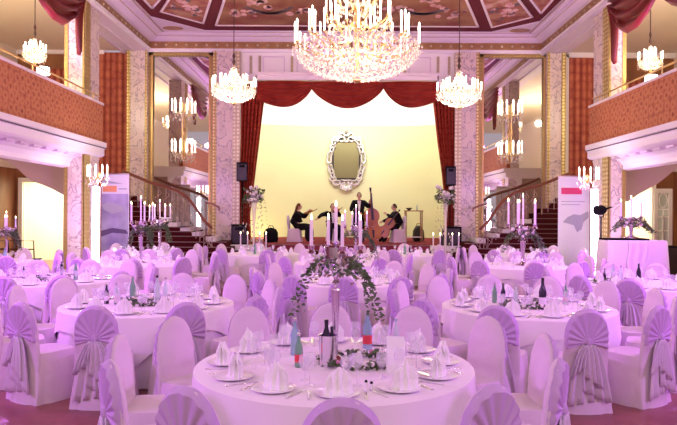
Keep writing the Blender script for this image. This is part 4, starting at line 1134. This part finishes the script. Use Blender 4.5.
def flower_stand(x, Y, z0, label, seed):
    random.seed(seed); r = thing('flower_stand', label, 'flower stand', (px(x, Y), Y, z0)); k = Y/F
    h = pz(200, Y)-z0
    part('base', MB().lathe([(.2, 0), (.2, .03), (.06, .06)], seg=18), 'silver', r); part('column', MB().lathe([(.05, .05), (.035, h*.5), (.06, h*.8), (.1, h-.02), (.1, h)], seg=14), 'crystal', r, 'clear glass column')
    lf = MB(); leaves(lf, (0, 0, h+.12), (.33, .3, .22), 170, .06)
    for _ in range(10):
        a = random.uniform(0, 2*pi)
        for t in range(12): u = t/11; leaves(lf, (.38*cos(a)*(.7+.5*u), .3*sin(a), h+.1-.9*u*u), (.03, .03, .03), 1, .035)
    part('foliage', lf, 'leaf', r, 'green spilling foliage', smooth=False)
    rs = MB(); roses(rs, (0, -.05, h+.2), (.28, .24, .24), 30, .06); part('roses', rs, 'petal', r, 'white roses')
    arm = MB()
    for s_ in (-1, 1, -.45, .5):
        x1 = .4*s_; arm.tube([(0, 0, .35), (x1*.5, -.1, .3), (x1, -.12, .42)], .015, 6)
        cd = part('candle', MB().lathe([(.022, 0), (.02, .42)], (x1, -.12, .45), 8), 'wax', r, 'pale candle')
        part('flame', MB().lathe([(.003, 0), (.014, .03), (.001, .09)], (x1, -.12, .87), 8), 'flame', cd)
        part('cup', MB().lathe([(.015, -.03), (.06, 0), (.03, .03)], (x1, -.12, .42), 10), 'silver', r)
    part('arms', arm, 'silver', r)
    st = MB()
    for _ in range(26):
        a = random.uniform(0, 2*pi); rr = random.uniform(.1, .36); z = random.uniform(.1, h)
        st.octa((rr*cos(a), rr*sin(a), z), .025, .05)
    part('crystal_strands', st, 'crystal', r, smooth=False)
flower_stand(254, 19.6, .3, 'tall glass flower stand with candles at the left end of the stage', 4)
flower_stand(445.5, 19.6, .3, 'tall glass flower stand with candles at the right end of the stage', 5)
for x, s_ in ((254, 'left'), (445.5, 'right')):
    r = thing('cloth_pedestal', 'white draped pedestal under the %s flower stand' % s_, 'pedestal', (px(x, 19.6), 19.6, 0))
    part('drape', MB().rings([super_ring(.34, .3, 0, 40, .5, 0, .03, 10), super_ring(.32, .28, .29, 40, .5), super_ring(.3, .26, .3, 40, .5)]), 'tcloth', r)
# small side table on stage
Y = 23.0; r = thing('side_table', 'slim wooden side table with a shelf at the right of the musicians', 'table', (px(413.5, Y), Y, ZST)); w = 9*Y/F; h = pz(210, Y)-ZST
part('tabletop', MB().box(-w, w, -.25, .25, h-.04, h), 'tablewood', r, smooth=False); part('shelf', MB().box(-w+.02, w-.02, -.22, .22, .16, .19), 'china', r, 'pale lower shelf', smooth=False)
for sx in (-1, 1):
    for sy in (-1, 1): part('leg', MB().box(sx*(w-.04)-.02, sx*(w-.04)+.02, sy*.22-.02, sy*.22+.02, 0, h-.04), 'tablewood', r, smooth=False)
bottle('drinks_bottle', 'small bottle on the side table on the stage', 0, 23.0, px(417, 23), 'clear', .24, ZST+h)
r = thing('drinks_tray', 'small dark bowl on the side table on the stage', 'bowl', (px(409, 23), 23, ZST+h)); part('bowl_body', MB().lathe([(.04, 0), (.11, .06), (.12, .09), (.1, .07), (.03, .02)], seg=14, cap=False), 'ebony', r)
r = thing('instrument_case', 'dark brown instrument bag on the stage beside the side table', 'bag', (px(418.5, 23.5), 23.5, ZST)); part('bag_body', MB().lathe([(.18, 0), (.23, .1), (.21, .4), (.12, .55), (.03, .6)], seg=14), 'ebony', r); part('strap', MB().tube([(-.1, 0, .55), (-.05, 0, .66), (.07, 0, .66), (.1, 0, .55)], .015, 5), 'wood', r)
# stage spot on stand near right column
r = thing('stage_spotlight', 'black stage spotlight on a stand beside the right column', 'spotlight', (px(601, 15.2), 15.2, 0)); zz = pz(209, 15.2)
part('lamp_body', MB().tube([(-.14, -.05, zz), (.02, 0, zz+.01), (.1, .02, zz+.02)], [.12, .12, .08], 12), 'black', r); part('yoke', MB().tube([(0, -.14, zz), (0, -.14, zz-.16), (0, .14, zz-.16), (0, .14, zz)], .012, 5), 'black', r)
part('barn_door', MB().prism([(-.02, .0), (.16, .07), (.17, .09), (0, .05)], -.1, .1, 'y'), 'black', r, smooth=False).location = (.08, 0, zz)
part('stand_pole', MB().tube([(0, 0, .03), (0, 0, zz-.16)], .018, 8), 'black', r)
for k in range(3):
    a = k*2.09; part('leg', MB().tube([(0, 0, .4), (.3*cos(a), .3*sin(a), .012)], .012, 5), 'black', r)
# French door, open, on right
Yd = 20.4; x0, x1 = px(654, Yd), px(672, Yd); zt = pz(187, Yd)
dx = thing('french_door', 'open white French door with oval glazing at the right doorway', 'door', (x0, Yd, 0)); w = x1-x0
fr = MB().box(0, .12, -.03, .03, .02, zt).box(w-.12, w, -.03, .03, .02, zt).box(.12, w-.12, -.03, .03, zt-.15, zt).box(.12, w-.12, -.03, .03, .02, .85)
for z in (1.3, 1.75, 2.0): fr.box(.12, w-.12, -.02, .02, z, z+.04)
fr.box(w/2-.02, w/2+.02, -.02, .02, .85, 2.0)
fr.tube([(w/2+.13*cos(a*pi/8), 0, 2.32+.24*sin(a*pi/8)) for a in range(17)], .022, 6)
part('door_frame', fr, 'doorwhite', dx, smooth=False); part('glazing', MB().box(.12, w-.12, -.006, .006, .85, zt-.15), 'pane', dx, smooth=False)
part('door_handle', MB().tube([(.06, -.03, 1.05), (.06, -.09, 1.05), (.16, -.09, 1.05)], .012, 6), 'brass', dx)
# dark chairs by the left wall
def dark_chair(x, Y, lb, rz=0):
    r = thing('dark_wooden_chair', lb, 'chair', (px(x, Y), Y, 0), rz)
    part('seat', MB().box(-.22, .22, -.22, .22, .43, .47), 'ebony', r, smooth=False)
    b = MB().tube([(-.2, -.2, .45), (-.2, -.24, 1.0), (.2, -.24, 1.0), (.2, -.2, .45)], .02, 6).tube([(-.2, -.22, .75), (.2, -.22, .75)], .018, 6)
    part('backrest', b, 'ebony', r)
    for sx in (-1, 1):
        for sy in (-1, 1): part('leg', MB().tube([(sx*.19, sy*.19, 0), (sx*.18, sy*.18, .43)], .018, 6), 'ebony', r)
for i, x in enumerate((6, 18, 31)): dark_chair(x, 18.2, 'dark open-backed chair by the left doorway, %s of three' % ('leftmost', 'middle', 'rightmost')[i])
r = thing('black_cabinet', 'low black cabinet below the French door at the right edge', 'cabinet', (px(671, 16.5), 16.5, 0)); part('body', MB().box(-.35, .6, -.25, .25, 0, pz(244, 16.5)), 'black', r, smooth=False); part('door', MB().box(-.33, .12, -.27, -.25, .05, pz(244, 16.5)-.05), 'ebony', r, smooth=False)

# ------------------------------------------------------------------ musicians
def skin_mesh(J, E, name, m, parent, root='pelvis', sub=2):
    names = list(J); me = bpy.data.meshes.new(name)
    me.from_pydata([J[n_][0] for n_ in names], [(names.index(a), names.index(b)) for a, b in E], [])
    o = bpy.data.objects.new(name, me); COL.objects.link(o)
    sk = o.modifiers.new('s', 'SKIN'); sv = me.skin_vertices[0].data
    for i, n_ in enumerate(names):
        r_ = J[n_][1]; sv[i].radius = r_ if isinstance(r_, tuple) else (r_, r_); sv[i].use_root = (n_ == root)
    ss = o.modifiers.new('u', 'SUBSURF'); ss.levels = sub; ss.render_levels = sub
    dg = bpy.context.evaluated_depsgraph_get(); ev = o.evaluated_get(dg); me2 = bpy.data.meshes.new_from_object(ev)
    bpy.data.objects.remove(o); bpy.data.meshes.remove(me)
    mb = MB(); mb.add([v.co.copy() for v in me2.vertices], [tuple(p.vertices) for p in me2.polygons]); bpy.data.meshes.remove(me2)
    return mb
def person(label, loc, J, face, hair='hairb', longhair=False, shirt=True, skirt=False):
    """J: joint -> (x,y,z) local; face: yaw of the face in the ground plane"""
    r = thing('person', label, 'person', loc); V = {k: Vector(v) for k, v in J.items()}
    J2 = {}; R_ = dict(pelvis=.13, chest=.14, neck=.055, head=.05, ls=.065, rs=.065, le=.042, re=.042, lw=.028, rw=.028, lh=.085, rh=.085, lk=.058, rk=.058, la=.04, ra=.04, lt=.03, rt=.03)
    hd = V['head']; V['chin'] = V['neck'].lerp(hd, .5); R_['chin'] = .05
    for k, v in V.items(): J2[k] = (v, R_.get(k, .05))
    E = [('pelvis', 'chest'), ('chest', 'neck'), ('neck', 'chin'), ('chin', 'head'), ('chest', 'ls'), ('ls', 'le'), ('le', 'lw'), ('chest', 'rs'), ('rs', 're'), ('re', 'rw'), ('pelvis', 'lh'), ('lh', 'lk'), ('lk', 'la'), ('la', 'lt'), ('pelvis', 'rh'), ('rh', 'rk'), ('rk', 'ra'), ('ra', 'rt')]
    mb = skin_mesh(J2, E, 'body', 'skin', r)
    f = Vector((cos(face), sin(face), 0)); sidev = Vector((-f.y, f.x, 0))
    # head: egg with nose, brow, ears joined to the body mesh
    rows = []
    for i in range(11):
        t = -pi/2+pi*i/10; z = hd.z+.118*sin(t); wv = cos(t)*(1 if t > 0 else .88)
        row = []
        for k in range(16):
            a = 2*pi*k/16; p = hd+f*(.098*wv*cos(a)+.01)+sidev*(.076*wv*sin(a))
            if k == 0 and 3 <= i <= 5: p += f*(.012+.012*(i == 4))
            row.append((p.x, p.y, z))
        rows.append(row)
    mb.rings(rows)
    for s_ in (-1, 1): c = hd+sidev*.078*s_; mb.ball((c.x, c.y, hd.z-.005), (.018, .018, .032), 6, 5)
    for w, e in (('lw', 'le'), ('rw', 're')):                       # hands: palm, thumb and four fingers
        d = (V[w]-V[e]).normalized(); u = d.orthogonal().normalized(); n2 = d.cross(u)
        mb.tube([V[w]-d*.02, V[w]+d*.03, V[w]+d*.085], [.026, .036, .032], 8)
        for q, ln in ((-.026, .065), (-.009, .078), (.009, .074), (.026, .058)):
            b = V[w]+d*.08+u*q; mb.tube([b, b+d*ln*.5-n2*.008, b+d*ln*.85-n2*.03], [.0095, .009, .007], 6)
        b = V[w]+d*.03+u*.03; mb.tube([b, b+u*.03+d*.03, b+u*.035+d*.06-n2*.012], [.012, .011, .008], 6)
    part('body', mb, 'skin', r)
    ey = MB()
    for s_ in (-1, 1): c = hd+f*.098+sidev*.032*s_; ey.ball((c.x, c.y, hd.z+.012), (.010, .010, .007), 6, 4)
    part('eyes', ey, 'black', r); c = hd+f*.099; part('mouth', MB().ball((c.x, c.y, hd.z-.055), (.012, .018, .005), 6, 4), 'petalpink', r)
    # hair
    hm = MB(); rows = []
    for i in range(7):
        t = -.05+(pi/2+.02)*i/6; z = hd.z+.02+.115*sin(t); wv = cos(t)
        rows.append([(*( (hd-f*.012+f*(.100*wv*cos(a))+sidev*(.088*wv*sin(a)))[:2]), z-(.0 if cos(a) > .3 else .05*(1-i/6))) for a in [2*pi*k/16 for k in range(16)]])
    hm.rings(rows)
    if longhair:
        hm.rings([[(*((hd-f*(.05+.03*q)+f*.06*cos(a)+sidev*(.085+.01*q)*sin(a))[:2]), hd.z+.03-.11*q) for a in [2*pi*k/12 for k in range(12)]] for q in range(4)])
    part('hair', hm, hair, r, smooth=True)
    # suit: same skeleton a little thicker without head and hands
    RS = dict(pelvis=.20, chest=.20, neck=.085, ls=.11, rs=.11, le=.078, re=.078, lw=.05, rw=.05, lh=.145, rh=.145, lk=.10, rk=.10, la=.072, ra=.072, lt=.05, rt=.05)
    if skirt: RS.update(lk=.15, rk=.15, la=.15, ra=.15)
    J3 = {}
    for k in RS:
        v = V[k].copy()
        if k == 'neck': v = V['chest'].lerp(V['neck'], .6)
        J3[k] = (v, RS[k])
    E3 = [e for e in E if 'chin' not in e and 'head' not in e]
    part('suit', skin_mesh(J3, E3, 'suit', 'suit', r), 'suit', r, 'black clothes')
    if shirt:
        c = V['chest'].lerp(V['neck'], .15)+f*.155; u = (V['neck']-V['chest']).normalized()
        a, b_ = c-u*.28+f*.03, c+u*.14-f*.03
        part('shirt_front', MB().add([a-sidev*.02, a+sidev*.02, b_+sidev*.065, b_-sidev*.065, a-sidev*.02+f*.035, a+sidev*.02+f*.035, b_+sidev*.065+f*.03, b_-sidev*.065+f*.03], [(0,1,2,3),(4,5,6,7),(0,1,5,4),(1,2,6,5),(2,3,7,6),(3,0,4,7)]), 'shirt', r, 'white shirt front')
    return r
Z = ZST
# double bass player standing, facing the camera
person('standing double bass player in black suit and white shirt, right arm on the strings', (px(359, 22.7), 22.7, Z),
       dict(pelvis=(0, 0, .95), chest=(0, 0, 1.33), neck=(0, -.02, 1.52), head=(0, -.05, 1.68), ls=(.20, 0, 1.43), le=(.38, -.12, 1.25), lw=(.38, -.30, 1.42), rs=(-.20, 0, 1.43), re=(-.30, -.10, 1.15), rw=(-.02, -.3, 1.05),
            lh=(.1, 0, .9), lk=(.12, -.02, .48), la=(.12, 0, .08), lt=(.15, -.16, .045), rh=(-.1, 0, .9), rk=(-.12, -.02, .48), ra=(-.12, 0, .08), rt=(-.15, -.16, .045)), -pi/2)
def seated(label, loc, ang, arms, **k):
    c, s_ = cos(ang), sin(ang)
    def R(p): return (p[0]*c-p[1]*s_, p[0]*s_+p[1]*c, p[2])      # local +x = forward
    J = dict(pelvis=(-.02, 0, .56), chest=(.0, 0, .93), neck=(.03, 0, 1.12), head=(.07, 0, 1.27), ls=(.02, .18, 1.03), rs=(.02, -.18, 1.03), lh=(.05, .1, .54), rh=(.05, -.1, .54), lk=(.46, .16, .54), rk=(.46, -.16, .54), la=(.46, .17, .09), ra=(.46, -.17, .09), lt=(.6, .19, .045), rt=(.6, -.19, .045))
    J.update(arms); return person(label, loc, {q: R(v) for q, v in J.items()}, ang, **k)
zc = Z
seated('seated cellist in black, head turned down to his cello, on the right of the stage', (px(396, 22.6), 22.6, zc), pi+.25, dict(le=(.22, .26, .86), lw=(.38, .08, 1.02), re=(.2, -.28, .82), rw=(.45, -.2, .75)), shirt=False)
seated('seated woman in black with long dark hair playing a violin, left on the stage', (px(297, 22.6), 22.6, zc), -.15, dict(le=(.25, .2, .88), lw=(.42, .08, 1.1), re=(.18, -.26, .9), rw=(.4, -.18, 1.05)), hair='hairr', longhair=True, shirt=False, skirt=True)
seated('seated violinist in black, bow arm stretched out, behind the candles', (px(332, 23.1), 23.1, zc), -pi/2+.25, dict(le=(.2, .25, .95), lw=(.4, .12, 1.12), re=(.1, -.42, .98), rw=(.25, -.6, .85)), hair='hairr')
# their chairs
place_chair((px(404, 22.6), 22.63), (px(380, 22.6), 22.4), 'white covered chair under the seated cellist on the stage', None, Z, True)
place_chair((px(288.5, 22.6), 22.6), (px(320, 22.6), 22.5), 'white covered chair under the seated woman on the left of the stage', None, Z, True)
place_chair((px(332.5, 23.1), 23.4), (px(336, 22), 22), 'white covered chair under the violinist behind the candles', None, Z, True)
# string instruments
def fiddle(name, label, loc, L, bodyL, rot, thick, endpin=0):
    """body along local z, front towards -y; L total length above the bottom of the body"""
    r = thing(name, label, name.replace('_', ' '), loc); r.rotation_euler = rot; w = bodyL*.31
    prof = [(0, .72), (.06, .88), (.16, 1.0), (.28, .98), (.38, .78), (.47, .60), (.55, .58), (.62, .72), (.72, .80), (.84, .74), (.93, .52), (1.0, .16)]
    pts = [(w*b, bodyL*a) for a, b in prof]; poly = pts+[(-x, z) for x, z in reversed(pts)]
    part('soundbox', MB().prism(poly, -thick/2, thick/2, 'y'), 'varnish', r, smooth=False)
    bel = MB().prism([(x*.9, bodyL*.5+(z-bodyL*.5)*.94) for x, z in poly], -thick/2-.012*bodyL/.4, -thick/2, 'y'); part('belly', bel, 'varnish', r, smooth=False)
    part('neck', MB().tube([(0, -thick/2-.01, bodyL*.9), (0, -thick/2, L*.93)], [.035*bodyL, .022*bodyL], 8), 'varnish', r)
    part('fingerboard', MB().prism([(-.04*bodyL, bodyL*.62), (.04*bodyL, bodyL*.62), (.022*bodyL, L*.9), (-.022*bodyL, L*.9)], -thick/2-.06*bodyL, -thick/2-.035*bodyL, 'y'), 'ebony', r, smooth=False)
    sc_ = [(0, -thick/2+.02*cos(t), L*.95+.0+.04*bodyL*sin(t)*(1-t/9)) for t in [i*.6 for i in range(12)]]
    part('scroll', MB().tube([(0, -thick/2, L*.92), (0, -thick/2, L)], [.03*bodyL, .035*bodyL], 8), 'ebony', r)
    part('tailpiece', MB().prism([(-.02*bodyL, .04*bodyL), (.02*bodyL, .04*bodyL), (.035*bodyL, .3*bodyL), (-.035*bodyL, .3*bodyL)], -thick/2-.05*bodyL, -thick/2-.03*bodyL, 'y'), 'ebony', r, smooth=False)
    part('bridge', MB().box(-.06*bodyL, .06*bodyL, -thick/2-.07*bodyL, -thick/2, .40*bodyL, .415*bodyL), 'tablewood', r, smooth=False)
    if endpin: part('endpin', MB().tube([(0, 0, 0), (0, 0, -endpin)], .008, 6), 'silver', r)
    return r
fiddle('double_bass', 'large red-brown double bass held upright in front of its player', (px(373, 22.3), 22.28, Z+.12), 1.85, 1.12, (0, radians(-4), radians(12)), .2, .12)
fiddle('cello', 'red-brown cello leaning against the seated cellist', (px(381, 22.3), 22.3, Z+.25), 1.15, .74, (radians(-8), radians(36), radians(-20)), .12, .22)
fiddle('violin', 'violin held up by the seated woman', (px(305, 22.4), 22.38, Z+1.02), .55, .34, (radians(70), 0, radians(60)), .04)
fiddle('violin', 'violin held by the violinist behind the candles', (px(334, 22.6), 22.65, Z+1.08), .55, .34, (radians(70), 0, radians(35)), .04)

# ------------------------------------------------------------------ lights
def area(name, loc, to, size, e, col, sy=None):
    L = bpy.data.lights.new(name, 'AREA'); L.energy = e; L.color = col; L.size = size
    if sy: L.shape = 'RECTANGLE'; L.size_y = sy
    o = bpy.data.objects.new(name, L); COL.objects.link(o); o.location = loc
    o.rotation_euler = (Vector(to)-Vector(loc)).to_track_quat('-Z', 'Y').to_euler(); return o
def point(name, loc, e, col, r_=.4):
    L = bpy.data.lights.new(name, 'POINT'); L.energy = e; L.color = col; L.shadow_soft_size = r_
    o = bpy.data.objects.new(name, L); COL.objects.link(o); o.location = loc; return o
def spot(name, loc, to, e, col, deg, r_=.1):
    L = bpy.data.lights.new(name, 'SPOT'); L.energy = e; L.color = col; L.spot_size = radians(deg); L.shadow_soft_size = r_; L.spot_blend = .6
    o = bpy.data.objects.new(name, L); COL.objects.link(o); o.location = loc
    o.rotation_euler = (Vector(to)-Vector(loc)).to_track_quat('-Z', 'Y').to_euler(); return o
# stage lights hidden above the pelmet
area('stage_light', ((sx0+sx1)/2, 22.6, 6.3), ((sx0+sx1)/2, 27, 7.2), 5.5, 210, (1, .99, .92), .6)
area('stage_wash', ((sx0+sx1)/2, 22.0, 6.9), ((sx0+sx1)/2, 25.6, 2.5), 5.0, 75, (1, .96, .80), .8)
point('stage_floor_lamp', (px(262, 25.5), 25.6, 1.0), 30, (1, .78, .4), .15)
# added fill points behind the camera and overhead, no chandeliers hang there
for p in ((-3.5, 1.5, 5.6), (3.5, 1.5, 5.6), (-3.2, 8.5, 5.6), (3.4, 8.5, 5.6), (0, -1.5, 5.4), (-3.2, -3.5, 5), (3.2, -3.5, 5)):
    point('hall_fill_light', p, 125 if p[1] > 3 else 100, (1, .78, .68), .12)
# coloured floods fixed to the balcony fronts
for y in (2.5, 7.0, 11.5):
    for X, s_ in ((XL+.4, 1), (XR-.4, -1)):
        area('lilac_flood', (X, y, 3.1), (X+s_*2.6, y+.6, .2), .6, 135, (.62, .19, 1))
        if y > 5: spot('purple_ceiling_uplight', (X-s_*.25, y+1.5, 5.0), (X+s_*1.6, y+5, 8), 230, (.66, .20, 1), 100)
for X in (-9.2, 9.4):
    point('balcony_lamp_light', (X, 12.5, 6.2), 270, (1, .84, .62), .12)
    point('under_balcony_fill', (X, 13.6, 1.9), 70, (1, .74, .58), .12)  # added warm fill to brighten the arched bulkhead, no fixture here
W_ = bpy.data.worlds.new('world'); SC.world = W_; W_.use_nodes = True
W_.node_tree.nodes['Background'].inputs[0].default_value = (.95, .78, .90, 1); W_.node_tree.nodes['Background'].inputs[1].default_value = .4

cam = bpy.data.cameras.new('camera'); co = bpy.data.objects.new('camera', cam); COL.objects.link(co)
cam.sensor_width = 36; cam.lens = F/677*36; cam.shift_x = (338.5-CX)/677; cam.shift_y = (CY-212.5)/677; cam.clip_start = .05; cam.clip_end = 200
co.location = (0, 0, H); co.rotation_euler = (radians(90), radians(-.3), 0); SC.camera = co
SC.view_settings.view_transform = 'Standard'; SC.view_settings.look = 'None'; SC.view_settings.exposure = 0.3; SC.view_settings.gamma = 1; SC.view_settings.use_curve_mapping = False
